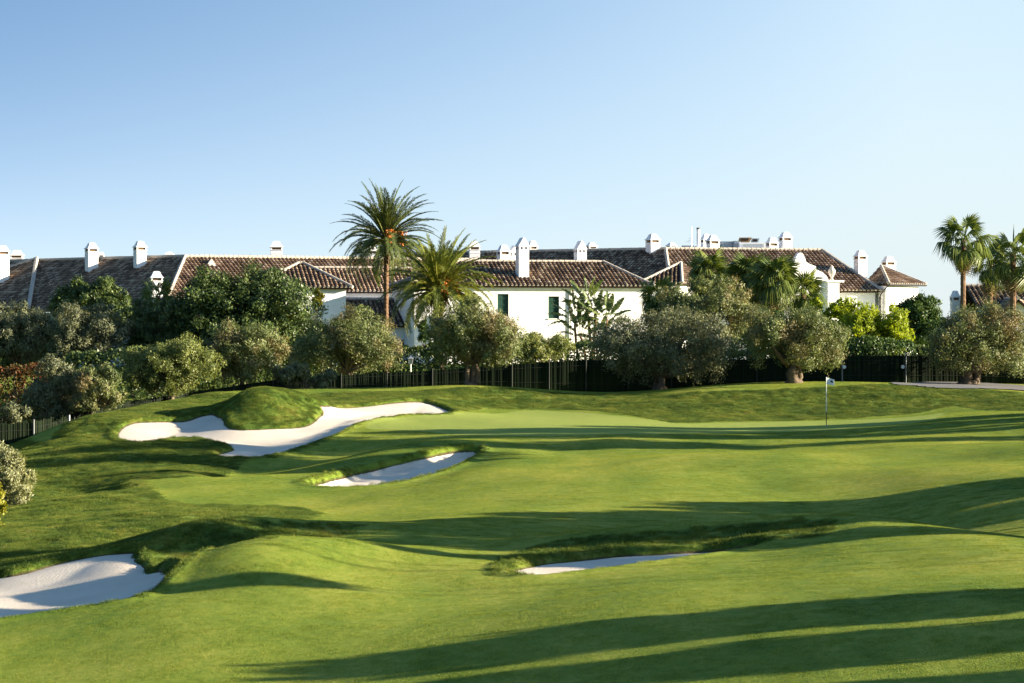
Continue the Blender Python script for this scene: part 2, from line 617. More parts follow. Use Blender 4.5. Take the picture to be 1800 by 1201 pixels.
# ---- turf materials
def turf_colour(t, rough_f, green_f):
    """real turf colours: mown fairway, putting green, drier patches, taller rough"""
    pos = t.node('ShaderNodeNewGeometry').outputs['Position']
    big = t.noise(0.09, 3.0, 0.55, pos)
    mid = t.noise(0.45, 4.0, 0.6, pos, (1.0, 0.45, 1.0))
    fine = t.noise(8.0, 5.0, 0.75, pos, (0.7, 0.5, 1.0))
    f = t.math('ADD', t.math('MULTIPLY', big, 0.30), t.math('ADD', t.math('MULTIPLY', mid, 0.35), t.math('MULTIPLY', fine, 0.35)))
    fair = t.ramp(f, [(0.37, (0.082, 0.145, 0.016)), (0.5, (0.172, 0.222, 0.026)), (0.62, (0.290, 0.300, 0.052))])
    grn = t.ramp(f, [(0.35, (0.20, 0.26, 0.045)), (0.65, (0.27, 0.31, 0.07))])
    rf = t.math('ADD', t.math('MULTIPLY', t.noise(0.8, 3.0, 0.6, pos), 0.55), t.math('MULTIPLY', t.noise(7.0, 3.0, 0.7, pos), 0.45))
    rgh = t.ramp(rf, [(0.37, (0.040, 0.078, 0.011)), (0.5, (0.088, 0.132, 0.016)), (0.59, (0.15, 0.18, 0.026)), (0.69, (0.22, 0.20, 0.055))])
    c = t.mix(green_f, fair, grn)
    return t.mix(rough_f, c, rgh)


def make_turf_mat():
    t = NT('turf')
    rf = t.maprange(t.math('ADD', t.attr('rough'), t.math('MULTIPLY', t.math('SUBTRACT', t.noise(3.0, 3.0), 0.5), 0.35)), -0.10, 0.10)
    gf = t.maprange(t.attr('green'), -0.10, 0.10)
    c = turf_colour(t, rf, gf)
    # earth showing at the lip of the sand
    lip = t.maprange(t.attr('sand'), -0.02, 0.03)
    c = t.mix(lip, c, (0.07, 0.055, 0.03))
    h = t.math('ADD', t.noise(22.0, 4.0, 0.75), t.math('MULTIPLY', t.noise(3.0, 3.0, 0.6), t.math('MULTIPLY', rf, 2.0)))
    return t.surface(t.principled(c, 0.9, t.bump(h, 0.7, 0.06), 0.1))


def make_blade_mat(name, rough_f, green_f, gain=1.0):
    t = NT(name)
    c = turf_colour(t, rough_f, green_f)
    v = t.attr('var')
    c = t.mix(1.0, c, t.ramp(v, [(0.0, (0.72 * gain, 0.78 * gain, 0.7 * gain)), (0.8, (1.15 * gain, 1.1 * gain, 1.1 * gain)), (1.0, (1.5 * gain, 1.25 * gain, 1.5 * gain))]), 'MULTIPLY')
    p = t.principled(c, 0.6, None, 0.2)
    tr = t.node('ShaderNodeBsdfTranslucent'); t.l.new(t.mix(1.0, c, (1.2, 1.15, 0.5), 'MULTIPLY'), tr.inputs[0])
    ms = t.node('ShaderNodeMixShader', {0: 0.25})
    t.l.new(p.outputs[0], ms.inputs[1]); t.l.new(tr.outputs[0], ms.inputs[2])
    return t.surface(ms)


def make_sand_mat():
    t = NT('sand')
    pos = t.node('ShaderNodeNewGeometry').outputs['Position']
    f = t.math('ADD', t.math('MULTIPLY', t.noise(0.7, 3.0, 0.6, pos), 0.5), t.math('MULTIPLY', t.noise(40.0, 3.0, 0.7, pos), 0.5))
    c = t.ramp(f, [(0.3, (0.50, 0.43, 0.35)), (0.7, (0.66, 0.585, 0.49))])
    # rake marks
    wv = t.node('ShaderNodeTexWave', {'Scale': 3.0, 'Distortion': 16.0, 'Detail': 1.0, 'Detail Scale': 0.10})
    t.l.new(pos, wv.inputs['Vector'])
    h = t.math('ADD', t.math('MULTIPLY', wv.outputs['Fac'], 0.05), t.noise(16.0, 4.0, 0.7, pos))
    return t.surface(t.principled(c, 0.95, t.bump(h, 0.4, 0.05), 0.05))


M = {}
M['turf'] = make_turf_mat()
M['sand'] = make_sand_mat()
M['path'] = mat_plain('path_asphalt', (0.16, 0.155, 0.15), 0.9, 0.2, var=0.15, scale=6, bump=0.3, bscale=60)

gx = axis(-29.0, 29.0, 0.14, -2600, 2600)
gy = axis(35.5, 134.0, 0.17, -300, 6000)
GXX, GYY = np.meshgrid(gx, gy)
fx, fy = GXX.ravel(), GYY.ravel()
_bd = bunker_d(fx, fy)
_rd = np.full(len(fx), -4.0)
for _p in RP:
    _rd = np.maximum(_rd, sdf(fx, fy, _p))
_gd = sdf(fx, fy, GREENP)
_gz = ground_z(fx, fy, _bd, _rd)
nx, ny = len(gx), len(gy)
_i = np.arange(nx * ny).reshape(ny, nx)
_q = np.stack([_i[:-1, :-1].ravel(), _i[:-1, 1:].ravel(), _i[1:, 1:].ravel(), _i[1:, :-1].ravel()], 1)
ground = put('ground', mesh_np('ground', np.stack([fx, fy, _gz], 1), _q, smooth=True, attrs={'sand': _bd, 'rough': _rd, 'green': _gd}), M['turf'])
tag(ground, 'rolling green golf course turf with fairway, rough and putting green', kind='structure')

SANDLABEL = {'large': 'large lobed white sand bunker wrapped round a grassy knoll', 'side': 'long narrow sand bunker in shade below the putting green',
             'left': 'wide raked sand bunker at the lower left edge', 'front': 'sliver of sand bunker showing behind the nearest fairway crest'}
for key, poly in BP.items():
    lo, hi = poly.min(0) - 0.4, poly.max(0) + 0.4
    sx = np.arange(lo[0], hi[0], 0.16); sy = np.arange(lo[1], hi[1], 0.16)
    A, B = np.meshgrid(sx, sy); a, b = A.ravel(), B.ravel()
    d = sdf(a, b, poly)
    z = sand_z(a, b, d)
    idx = np.arange(len(a)).reshape(len(sy), len(sx))
    q = np.stack([idx[:-1, :-1].ravel(), idx[:-1, 1:].ravel(), idx[1:, 1:].ravel(), idx[1:, :-1].ravel()], 1)
    q = q[(d[q] > -0.16).all(1)]
    used, inv = np.unique(q.ravel(), return_inverse=True)
    o = put('sand_bunker', mesh_np('sand_bunker', np.stack([a, b, z], 1)[used], inv.reshape(-1, 4), smooth=True), M['sand'])
    tag(o, SANDLABEL[key], kind='structure')

# cart path beyond the bank
lo, hi = PATHP.min(0), PATHP.max(0)
sx = np.arange(lo[0] - .3, hi[0] + .3, 0.2); sy = np.arange(lo[1] - .3, hi[1] + .3, 0.2)
A, B = np.meshgrid(sx, sy); a, b = A.ravel(), B.ravel()
d = sdf(a, b, PATHP)
z = ground_z(a, b) + 0.05
idx = np.arange(len(a)).reshape(len(sy), len(sx))
q = np.stack([idx[:-1, :-1].ravel(), idx[:-1, 1:].ravel(), idx[1:, 1:].ravel(), idx[1:, :-1].ravel()], 1)
q = q[(d[q] > -0.05).all(1)]
used, inv = np.unique(q.ravel(), return_inverse=True)
tag(put('path', mesh_np('path', np.stack([a, b, z], 1)[used], inv.reshape(-1, 4), smooth=True), M['path']), 'grey cart path curving along the top of the bank', kind='structure')
# ------------------------------------------------------------------ materials for buildings and plants
def make_tile_mat(name, cols):
    t = NT(name)
    v = t.attr('var')
    f = t.math('ADD', t.math('MULTIPLY', v, 0.7), t.math('MULTIPLY', t.noise(0.5, 3.0, 0.6), 0.45), clamp=True)
    c = t.ramp(f, [(0.1, cols[0]), (0.45, cols[1]), (0.7, cols[2]), (0.97, cols[3])])
    lich = t.maprange(t.noise(3.2, 4.0, 0.7), 0.56, 0.7)
    c = t.mix(t.math('MULTIPLY', lich, 0.55), c, (0.20, 0.16, 0.11))
    return t.surface(t.principled(c, 0.9, t.bump(t.noise(25.0, 3.0), 0.4, 0.02), 0.15))


def make_wall_mat():
    t = NT('whitewash')
    n = t.noise(0.8, 5.0, 0.65)
    c = t.ramp(n, [(0.3, (0.78, 0.76, 0.74)), (0.6, (0.87, 0.86, 0.85))])
    st = t.maprange(t.noise(2.0, 4.0, 0.6, None, (1.0, 1.0, 0.18)), 0.58, 0.78)
    c = t.mix(t.math('MULTIPLY', st, 0.5), c, (0.58, 0.54, 0.49))
    return t.surface(t.principled(c, 0.85, t.bump(t.noise(9.0, 4.0, 0.7), 0.25, 0.03), 0.15))


M['tile_brown'] = make_tile_mat('weathered_roof_tile', [(0.055, 0.040, 0.030), (0.14, 0.092, 0.062), (0.25, 0.165, 0.105), (0.42, 0.33, 0.23)])  # plain tile, also the darker copy on slopes turned from the sun
M['tile_sunlit'] = make_tile_mat('sunlit_roof_tile', [(0.11, 0.072, 0.048), (0.25, 0.160, 0.100), (0.37, 0.25, 0.162), (0.52, 0.40, 0.29)])  # paler copy for sun-facing slopes, sunlight put into the tile colour
M['mortar'] = mat_plain('ridge_mortar', (0.42, 0.37, 0.31), 0.9, 0.1, var=0.3, scale=4, bump=0.4, bscale=12)
M['wall'] = make_wall_mat()
M['shutter'] = mat_plain('green_shutter_paint', (0.008, 0.048, 0.030), 0.5, 0.4, var=0.25, scale=6)
M['dark_pan'] = mat_plain('tile_underlay', (0.05, 0.034, 0.026), 0.95, 0.05, var=0.3)
M['vent'] = mat_plain('terracotta_louvre', (0.24, 0.15, 0.08), 0.85, 0.1, var=0.3, scale=8)
M['void'] = mat_plain('shaded_recess', (0.03, 0.028, 0.026), 0.95, 0.05)  # flat dark colour standing for the shade inside openings
M['metal'] = mat_plain('galvanised_metal', (0.42, 0.44, 0.45), 0.45, 0.5, 0.6, var=0.15)
M['grey_unit'] = mat_plain('grey_plant_casing', (0.22, 0.26, 0.30), 0.6, 0.3, var=0.15)
M['dark_metal'] = mat_plain('dark_metal', (0.035, 0.034, 0.034), 0.5, 0.4, var=0.1)
M['stone'] = mat_plain('cast_stone', (0.62, 0.55, 0.47), 0.9, 0.1, var=0.2, scale=6, bump=0.3)
M['glass'] = mat_plain('lamp_glass', (0.45, 0.44, 0.40), 0.15, 0.5, var=0.05)
M['bark'] = mat_plain('olive_bark', (0.13, 0.10, 0.07), 0.95, 0.1, var=0.5, scale=5, bump=0.9, bscale=14)
M['bark_dark'] = mat_plain('dark_bark', (0.07, 0.055, 0.04), 0.95, 0.1, var=0.4, scale=4, bump=0.8, bscale=10)
M['palm_bark'] = mat_plain('palm_trunk', (0.17, 0.105, 0.065), 0.95, 0.1, var=0.45, scale=4, bump=0.8, bscale=9)
M['white_paint'] = mat_plain('white_paint', (0.80, 0.80, 0.78), 0.5, 0.3, var=0.03)
M['black_paint'] = mat_plain('black_paint', (0.015, 0.015, 0.015), 0.5, 0.3, var=0.1)
M['post'] = mat_plain('fence_post', (0.03, 0.035, 0.028), 0.8, 0.2, var=0.3)
M['galv_post'] = mat_plain('galvanised_post', (0.20, 0.21, 0.20), 0.6, 0.4, 0.3, var=0.2)
M['reed'] = NT('green_reed_screen')
_v = M['reed'].attr('var')
M['reed'] = M['reed'].surface(M['reed'].principled(M['reed'].ramp(_v, [(0.0, (0.006, 0.012, 0.006)), (0.7, (0.014, 0.024, 0.010)), (1.0, (0.017, 0.023, 0.011))]), 0.8, None, 0.1))

M['olive'] = mat_leaf('olive_leaf', (0.048, 0.070, 0.022), (0.132, 0.165, 0.056), (0.30, 0.315, 0.13), 0.25, 0.5, 0.9, (0.24, 0.18, 0.09))
M['olive_green'] = mat_leaf('olive_leaf_fresh', (0.060, 0.090, 0.022), (0.155, 0.185, 0.052), (0.32, 0.33, 0.11), 0.28, 0.5)
M['olive_grey'] = mat_leaf('grey_olive_leaf', (0.055, 0.070, 0.036), (0.145, 0.158, 0.082), (0.28, 0.285, 0.155), 0.22, 0.5)
M['olive_pale'] = mat_leaf('pale_olive_leaf', (0.12, 0.13, 0.06), (0.24, 0.25, 0.12), (0.40, 0.40, 0.22), 0.3, 0.5)
M['carob'] = mat_leaf('dark_evergreen_leaf', (0.022, 0.042, 0.011), (0.065, 0.100, 0.026), (0.16, 0.20, 0.06), 0.2, 0.4)
M['bright'] = mat_leaf('lime_green_leaf', (0.11, 0.16, 0.008), (0.27, 0.34, 0.016), (0.45, 0.48, 0.03), 0.4, 0.5)
M['yellow'] = mat_leaf('yellow_leaf', (0.12, 0.14, 0.015), (0.24, 0.24, 0.022), (0.40, 0.36, 0.05), 0.35, 0.5)
M['midgreen'] = mat_leaf('green_shrub_leaf', (0.022, 0.05, 0.012), (0.055, 0.10, 0.02), (0.13, 0.18, 0.04), 0.25, 0.45)
M['creeper'] = mat_leaf('red_and_green_creeper_leaf', (0.03, 0.05, 0.010), (0.11, 0.07, 0.016), (0.22, 0.03, 0.018), 0.25, 0.5, 1.6)
M['date_leaf'] = mat_leaf('date_palm_leaflet', (0.040, 0.062, 0.020), (0.095, 0.125, 0.036), (0.25, 0.25, 0.07), 0.25, 0.4, 0.5)
M['canary_leaf'] = mat_leaf('canary_palm_leaflet', (0.06, 0.09, 0.018), (0.17, 0.20, 0.036), (0.42, 0.38, 0.07), 0.3, 0.4, 0.5)
M['fan_leaf'] = mat_leaf('fan_palm_leaf', (0.040, 0.070, 0.018), (0.115, 0.155, 0.036), (0.29, 0.30, 0.075), 0.3, 0.4, 0.5)
M['dead_leaf'] = mat_leaf('dry_palm_leaf', (0.10, 0.07, 0.035), (0.20, 0.145, 0.075), (0.30, 0.22, 0.12), 0.15, 0.7)
M['banana_leaf'] = mat_leaf('banana_leaf', (0.035, 0.070, 0.018), (0.095, 0.135, 0.036), (0.26, 0.28, 0.09), 0.2, 0.4, 0.8)
M['date_fruit'] = mat_plain('ripe_date_cluster', (0.50, 0.17, 0.03), 0.6, 0.3, var=0.4, scale=12)

# ------------------------------------------------------------------ leaves and trees


def leaf_mesh(name, C, O, size, aspect=0.4, jit=0.8, up=0.25):
    """one rhombic leaf per centre C; O = outward directions; leaves fan outwards and a little upwards"""
    n = len(C)
    On = O / (np.linalg.norm(O, axis=1, keepdims=True) + 1e-9)
    nn = On + rng.normal(0, jit * 0.72, (n, 3)); nn[:, 2] += up * 0.5
    nn /= np.linalg.norm(nn, axis=1, keepdims=True) + 1e-9
    r = On * 0.35 + rng.normal(0, 0.8, (n, 3)); r[:, 2] += 0.25 + up
    s = np.cross(r, nn); s /= np.linalg.norm(s, axis=1, keepdims=True) + 1e-9
    d = np.cross(nn, s)
    L = size * rng.uniform(0.6, 1.35, n)[:, None]
    wd = L * aspect * 0.5
    mid = C + d * L * 0.45 + nn * L * rng.uniform(-0.12, 0.12, n)[:, None]
    V = np.stack([C, mid - s * wd, C + d * L, mid + s * wd], 1).reshape(-1, 3)
    q = np.arange(n * 4).reshape(n, 4)
    return mesh_np(name, V, q, attrs={'var': np.repeat(rng.random(n), 4)})


def crown_points(n, lobes, bottom=-0.75, fill=0.25, seed=0, spray=0.33):
    """leaf positions over a set of lobes (cx, cy, cz, r). Each lobe carries a shell of leafy sprays, so the
    crown has lit clumps, dark hollows and a ragged outline"""
    L = np.array(lobes)
    S = []
    for (a, b, c, r) in lobes:
        k = max(10, int(20 * (0.33 / spray) ** 1.5))
        d = rng.normal(0, 1, (k, 3)); d /= np.linalg.norm(d, axis=1, keepdims=True)
        d[d[:, 2] < bottom, 2] *= -1
        rr_ = r * rng.uniform(0.62, 1.0, k)
        sr = r * spray * rng.uniform(0.6, 1.3, k)
        P = np.array([a, b, c]) + d * rr_[:, None] * np.array([1, 1, 0.92])
        S.append(np.hstack([P, sr[:, None], d, np.full((k, 1), rng.uniform(0, 1))]))
    S = np.vstack(S)
    # a spray buried in another lobe is only thinly leaved
    w = S[:, 3] ** 2
    dist = np.linalg.norm(S[:, None, :3] - L[None, :, :3], axis=2) / L[None, :, 3]
    buried = (dist < 0.55).sum(1)
    w = w * np.where(buried > 0, 0.4, 1.0)
    w /= w.sum()
    k = rng.choice(len(S), n, p=w)
    d = rng.normal(0, 1, (n, 3)); d /= np.linalg.norm(d, axis=1, keepdims=True)
    r = S[k, 3] * rng.random(n) ** 0.5 * rng.uniform(0.75, 1.15, n)
    C = S[k, :3] + d * r[:, None]
    O = S[k, 4:7] * 0.9 + d * 0.7
    nb = int(n * fill * 0.5)
    kb = rng.integers(0, len(L), nb)
    db = rng.normal(0, 1, (nb, 3)); db /= np.linalg.norm(db, axis=1, keepdims=True)
    C = np.vstack([C, L[kb, :3] + db * (L[kb, 3] * rng.uniform(0.2, 0.75, nb))[:, None]]); O = np.vstack([O, db])
    return C, O


def make_lobes(cx, cy, cz, rx, ry, rz, n, lr=(0.28, 0.42), seed=0, low=-0.85):
    """big limbs' foliage masses filling an uneven ellipsoid out to its edges"""
    r = np.random.default_rng(seed)
    out = []; tries = 0
    base = min(rx, rz * 1.3)
    n = max(6, int(n * 0.62))
    while len(out) < n and tries < 4000:
        tries += 1
        d = r.normal(0, 1, 3); d /= np.linalg.norm(d)
        if d[2] < low:
            continue
        R = base * r.uniform(*lr)
        f = 1.0 - 0.55 * r.random() ** 2.2
        # boxier than an ellipsoid, so the crown spreads into its corners
        q = np.sign(d) * np.abs(d) ** 0.8
        q /= max(np.linalg.norm(q), 1e-6)
        s = r.uniform(0.97, 1.08)
        p = np.array([cx + q[0] * max(rx * s - R, 0.1) * f, cy + q[1] * max(ry - R, 0.1) * f, cz + q[2] * max(rz * s - R, 0.1) * f])
        if all(np.linalg.norm(p - q_[:3]) > 0.62 * min(R, q_[3]) for q_ in out):
            out.append((*p, R))
    return out


def limb(m, a, b, r0, r1, bend=0.25, n=5, sides=7, wob=0.12):
    a, b = Vector(a), Vector(b)
    L = (b - a).length
    off = Vector((random.uniform(-1, 1), random.uniform(-1, 1), random.uniform(-0.2, 0.5))) * L * bend * 0.5
    pts, rr = [], []
    for i in range(n + 1):
        t = i / n
        p = a.lerp(b, t) + off * math.sin(math.pi * t) + Vector((random.uniform(-1, 1), random.uniform(-1, 1), 0)) * L * 0.02
        pts.append(p); rr.append(r0 + (r1 - r0) * t ** 0.8)
    m.tube(pts, rr, sides, wob)


def broad_tree(name, label, cat, box, d, mat, trunk=None, n=14000, leaf=0.17, aspect=0.38, depth=0.85, nl=26, lr=(0.30, 0.46), group=None,
               bark='bark', tw=0.22, seed=1, stems=2, fill=0.45, sink=0.0, up=0.25, low=-0.85, bottom=-0.8, spray=0.33):
    """a tree or shrub whose crown fills box = (x0, x1, y0, y1) of the photograph at distance d"""
    global rng
    random.seed(seed); rng = np.random.default_rng(seed * 7 + 3)
    x0, x1, y0, y1 = box
    cx = XX((x0 + x1) / 2, d); rx = (x1 - x0) / 2 / F * d
    cz = ZZ((y0 + y1) / 2, d); rz = (y1 - y0) / 2 / F * d
    tpx = trunk if trunk is not None else (x0 + x1) / 2
    bx = XX(tpx, d)
    gz = float(ground_z(np.array([bx]), np.array([d]))[0])
    o = thing(name, label, cat, (bx, d, gz - sink), 0, group)
    lobes = [(a - bx, b - d, c - gz + sink, r) for a, b, c, r in make_lobes(cx, d, cz, rx * 1.13, rx * depth, rz * 1.08, nl, lr, seed, low)]
    m = MB()
    fork_z = max(0.25, (cz - rz * 0.62) - gz + sink)
    hub = Vector(((cx - bx) * 0.15, 0, min(fork_z, cz - gz + sink)))
    for s in range(stems):
        a0 = random.uniform(0, 6.28)
        st = Vector((math.cos(a0) * tw * 0.75, math.sin(a0) * tw * 0.75, -0.08))
        limb(m, st, hub + Vector((math.cos(a0) * tw * 0.9, math.sin(a0) * tw * 0.9, 0)), tw * (0.8 if s == 0 else 0.5), tw * (0.5 if s == 0 else 0.36), 0.42, 8, 9, 0.25)
    # root flare
    m.tube([(0, 0, -0.1), (0, 0, 0.08), (0, 0, 0.25)], [tw * 1.55, tw * 1.25, tw * 0.8], 11, 0.25)
    for i, (a, b, c, r) in enumerate(lobes):
        limb(m, hub + Vector((random.uniform(-.6, .6) * tw, random.uniform(-.6, .6) * tw, -0.05)), (a, b, c), tw * random.uniform(0.28, 0.5), 0.025, 0.3, 5, 6, 0.15)
        if i % 2 == 0:
            for k in range(2):
                q = Vector((a, b, c)) + Vector((random.uniform(-1, 1), random.uniform(-1, 1), random.uniform(-0.3, 1))) * r * 0.8
                limb(m, (a, b, c), q, 0.03, 0.008, 0.2, 3, 4, 0.0)
    m.build('trunk', M[bark], o, smooth=True)
    C, O = crown_points(int(n * 1.2), lobes, bottom, fill, seed, spray)
    put('crown', leaf_mesh('crown', C, O, leaf * 0.9, aspect, 0.75, up), M[mat], o)
    return o


def leafy_block(name, label, cat, pts, h, wdt, mat, n, leaf, kind=None, group=None, top_round=0.3, zt=None):
    """clipped hedge along a line of (x, y) points"""
    global rng
    o = thing(name, label, cat, (pts[0][0], pts[0][1], T1(*pts[0])), 0, group)
    P = np.array(pts, float); seg = np.linalg.norm(np.diff(P, axis=0), axis=1); cum = np.concatenate([[0], np.cumsum(seg)])
    s = rng.uniform(0, cum[-1], n)
    x = np.interp(s, cum, P[:, 0]); y = np.interp(s, cum, P[:, 1])
    dx = np.interp(s, cum, np.gradient(P[:, 0])); dy = np.interp(s, cum, np.gradient(P[:, 1]))
    L = np.hypot(dx, dy) + 1e-9; nxx, nyy = -dy / L, dx / L
    u = rng.uniform(-1, 1, n); v = rng.uniform(0, 1, n)
    face = rng.random(n)
    u = np.where(face < 0.6, np.sign(u) * rng.uniform(0.8, 1.04, n), u)
    v = np.where(face < 0.6, v, rng.uniform(0.9, 1.03, n))
    u *= np.where(v > 0.85, 1 - top_round * (v - 0.85) * 4, 1)
    v = v + 0.03 * np.sin(s * 2.1) + 0.02 * np.sin(s * 5.3)
    gz = T(x, y)
    hh = h if zt is None else np.interp(s, cum, zt) - gz
    C = np.stack([x + nxx * u * wdt / 2, y + nyy * u * wdt / 2, gz + v * hh], 1)
    O = np.stack([nxx * u, nyy * u, (v - 0.4)], 1)
    C -= np.array(o.location)
    put('foliage', leaf_mesh('foliage', C, O, leaf, 0.55, 0.8, 0.2), M[mat], o)
    m = MB()
    for i in range(int(cum[-1] / 0.7)):
        ss_ = (i + 0.5) * 0.7
        a, b = np.interp(ss_, cum, P[:, 0]), np.interp(ss_, cum, P[:, 1])
        g = T1(a, b)
        hz = h if zt is None else float(np.interp(ss_, cum, zt)) - g
        base = Vector((a, b, g)) - o.location
        limb(m, base + Vector((0, 0, -0.05)), base + Vector((random.uniform(-.2, .2), 0, hz * 0.8)), 0.05, 0.015, 0.2, 4, 5)
    m.build('stems', M['bark_dark'], o)
    return o


# ------------------------------------------------------------------ palms
def frond_mesh(name, L, droop, nleaf, ll, wid=0.10, vee=0.5, seed=0):
    """feather frond along +x, leaflets in a shallow V on both sides of the rachis"""
    r = np.random.default_rng(seed)
    ts = np.linspace(0, 1, 14)
    ang = -droop * ts ** 1.5
    dx = np.cos(ang) * L / 13; dz = np.sin(ang) * L / 13
    X = np.concatenate([[0], np.cumsum(dx[:-1])]); Z = np.concatenate([[0], np.cumsum(dz[:-1])])
    V, Q, var = [], [], []
    for i in range(14):
        w = 0.045 * (1 - ts[i]) + 0.008
        V += [(X[i], -w, Z[i]), (X[i], w, Z[i]), (X[i], 0, Z[i] - w * 1.3)]
        var += [0.75] * 3
    for i in range(13):
        a, b = i * 3, i * 3 + 3
        for k in range(3):
            Q.append((a + k, a + (k + 1) % 3, b + (k + 1) % 3, b + k))
    for i in range(nleaf):
        t = 0.16 + 0.84 * (i + 0.5) / nleaf
        x = np.interp(t, ts, X); z = np.interp(t, ts, Z); a = np.interp(t, ts, ang)
        prof = math.sin(min(1, (t - 0.08) * 2.2) * math.pi / 2) * (1 - 0.55 * max(0, t - 0.55) / 0.45)
        for s in (-1, 1):
            l = ll * prof * r.uniform(0.8, 1.1)
            fwd = 0.62 + 0.65 * t + r.uniform(-0.15, 0.15)
            dirv = np.array([math.cos(a) * math.sin(fwd), s * math.cos(fwd), math.sin(a) * math.sin(fwd) + vee * math.cos(fwd) * r.uniform(0.5, 1.2)])
            dirv /= np.linalg.norm(dirv)
            side = np.array([math.cos(a), 0, math.sin(a)]) * wid * 0.5
            p = np.array([x, 0, z])
            mid = p + dirv * l * 0.5
            tip = p + dirv * l + np.array([0, 0, -l * 0.22 * r.uniform(0.2, 1.4)])
            b = len(V)
            V += [tuple(p), tuple(mid - side), tuple(tip), tuple(mid + side)]
            Q.append((b, b + 1, b + 2, b + 3)); var += [r.random() * 0.8] * 4
    return mesh_np(name, np.array(V), np.array(Q), attrs={'var': np.array(var)})


def feather_palm(name, label, base, H, nf, L, ll, mat, rt=0.26, seed=0, crownfrac=(1.35, -0.75), trunk_lean=(0, 0), dates=0, fan=True, rise=0.0, boss=1.0, aspread=None):
    random.seed(seed)
    o = thing(name, label, 'palm tree', base, 0, 'palm trees among the houses')
    m = MB(); pts, rr = [], []
    n = int(H / 0.11)
    for i in range(n + 1):
        t = i / n
        pts.append((trunk_lean[0] * t * t, trunk_lean[1] * t * t, -0.2 + t * (H + 0.2)))
        rr.append(rt * (1.25 - 0.4 * min(1, t * 3)) * (1.12 if i % 2 else 0.94) * (1 + 0.25 * boss * max(0, t - 0.88) / 0.12))
    m.tube(pts, rr, 12, 0.06)
    m.build('trunk', M['palm_bark'], o)
    top = Vector((trunk_lean[0], trunk_lean[1], H))
    # cut leaf bases under the crown
    m = MB()
    for i in range(46):
        a = i * 2.4; z = -0.15 - 0.9 * random.random()
        r = rt * 1.15
        p = top + Vector((math.cos(a) * r, math.sin(a) * r, z))
        q = p + Vector((math.cos(a) * 0.22, math.sin(a) * 0.22, 0.28))
        m.tube([p, q], [0.06, 0.035], 5)
    m.build('leaf_bases', M['dead_leaf'], o)['kind'] = 'stuff'
    meshes = []
    for k, dr in enumerate((0.45, 0.9, 1.35, 1.8, 2.2)):
        meshes.append(frond_mesh('frond', L, dr, 62, ll, seed=seed * 9 + k))
    for me in meshes:
        me.materials.append(M[mat])
    for i in range(nf):
        t = (i + 0.5) / nf
        el = crownfrac[0] + (crownfrac[1] - crownfrac[0]) * t ** 0.9
        az = i * 2.39996 + random.uniform(-0.2, 0.2)
        k = min(4, int(t * 3.4 + random.uniform(0, 1.2)))
        if el > 1.0:
            k = min(k, 1)
        s = random.uniform(0.82, 1.08) * (0.92 if t < 0.2 else 1)
        f = put('frond', meshes[k], None, o)
        f.location = top + Vector((math.cos(az) * rt * 0.5, math.sin(az) * rt * 0.5, -0.25 * t + 0.15))
        f.rotation_euler = (random.uniform(-0.35, 0.35), -el + random.uniform(-0.12, 0.12), az)
        f.scale = (s, s, s)
    for i in range(dates):
        a = -1.2 + i * 1.3 + random.uniform(-0.2, 0.2)
        m = MB()
        st = top + Vector((0, 0, 0.1))
        e = top + Vector((math.cos(a) * 0.95, math.sin(a) * 0.95, 0.62 - 0.12 * i))
        m.tube([st, (st + e) / 2 + Vector((0, 0, 0.35)), e], [0.04, 0.035, 0.03], 5)
        for j in range(60):
            p = e + Vector((random.gauss(0, 0.16), random.gauss(0, 0.16), -random.uniform(0, 0.85)))
            m.tube([e, p], [0.012, 0.012], 3)
            m.lathe([(0.0, p.z - 0.05), (0.035, p.z - 0.02), (0.035, p.z + 0.02), (0.0, p.z + 0.05)], 5, p.x, p.y)
        m.build('date_cluster', M['date_fruit'], o)
    return o


def fan_leaf_mesh(name, R, pet, nseg, droop, seed=0):
    r = np.random.default_rng(seed)
    V, Q, T3, var = [], [], [], []
    for i in range(6):      # petiole along +x
        t = i / 5; x = pet * t; z = -0.12 * pet * t * t
        w = 0.028
        V += [(x, -w, z), (x, w, z), (x, 0, z - w)]; var += [0.7] * 3
    for i in range(5):
        a = i * 3
        for k in range(3):
            Q.append((a + k, a + (k + 1) % 3, a + 3 + (k + 1) % 3, a + 3 + k))
    hx_, hz_ = pet, -0.12 * pet
    for i in range(nseg):
        a = -2.25 + 4.5 * i / (nseg - 1) + r.uniform(-0.03, 0.03)
        L = R * (1 - 0.22 * abs(a) / 2.25) * r.uniform(0.9, 1.05)
        da = 4.5 / nseg * 0.56
        fold = 0.10 * R if i % 2 else 0.03 * R
        dirv = np.array([math.cos(a), math.sin(a)])
        def pt(f, off, dz):
            q = np.array([math.cos(a + off), math.sin(a + off)]) * L * f
            zd = -droop * R * (f ** 2.4) * 0.55
            return (hx_ + q[0], q[1], hz_ + zd + dz - 0.15 * abs(q[1]))
        b = len(V)
        V += [(hx_, 0, hz_), pt(0.48, -da * 0.95, 0), pt(0.48, da * 0.95, 0), pt(0.5, 0, fold * 0.5)]
        tipd = L * 0.35 * droop
        V += [(hx_ + dirv[0] * L * (0.97 - 0.15 * droop), dirv[1] * L * (0.97 - 0.15 * droop), hz_ - droop * R * 0.55 - tipd * r.uniform(0.5, 1.3) - 0.15 * abs(dirv[1] * L))]
        T3 += [(b, b + 1, b + 3), (b, b + 3, b + 2), (b + 1, b + 4, b + 3), (b + 3, b + 4, b + 2)]
        var += [r.random() * 0.85] * 5
    return mesh_np(name, np.array(V), np.array(Q), np.array(T3), attrs={'var': np.array(var)})


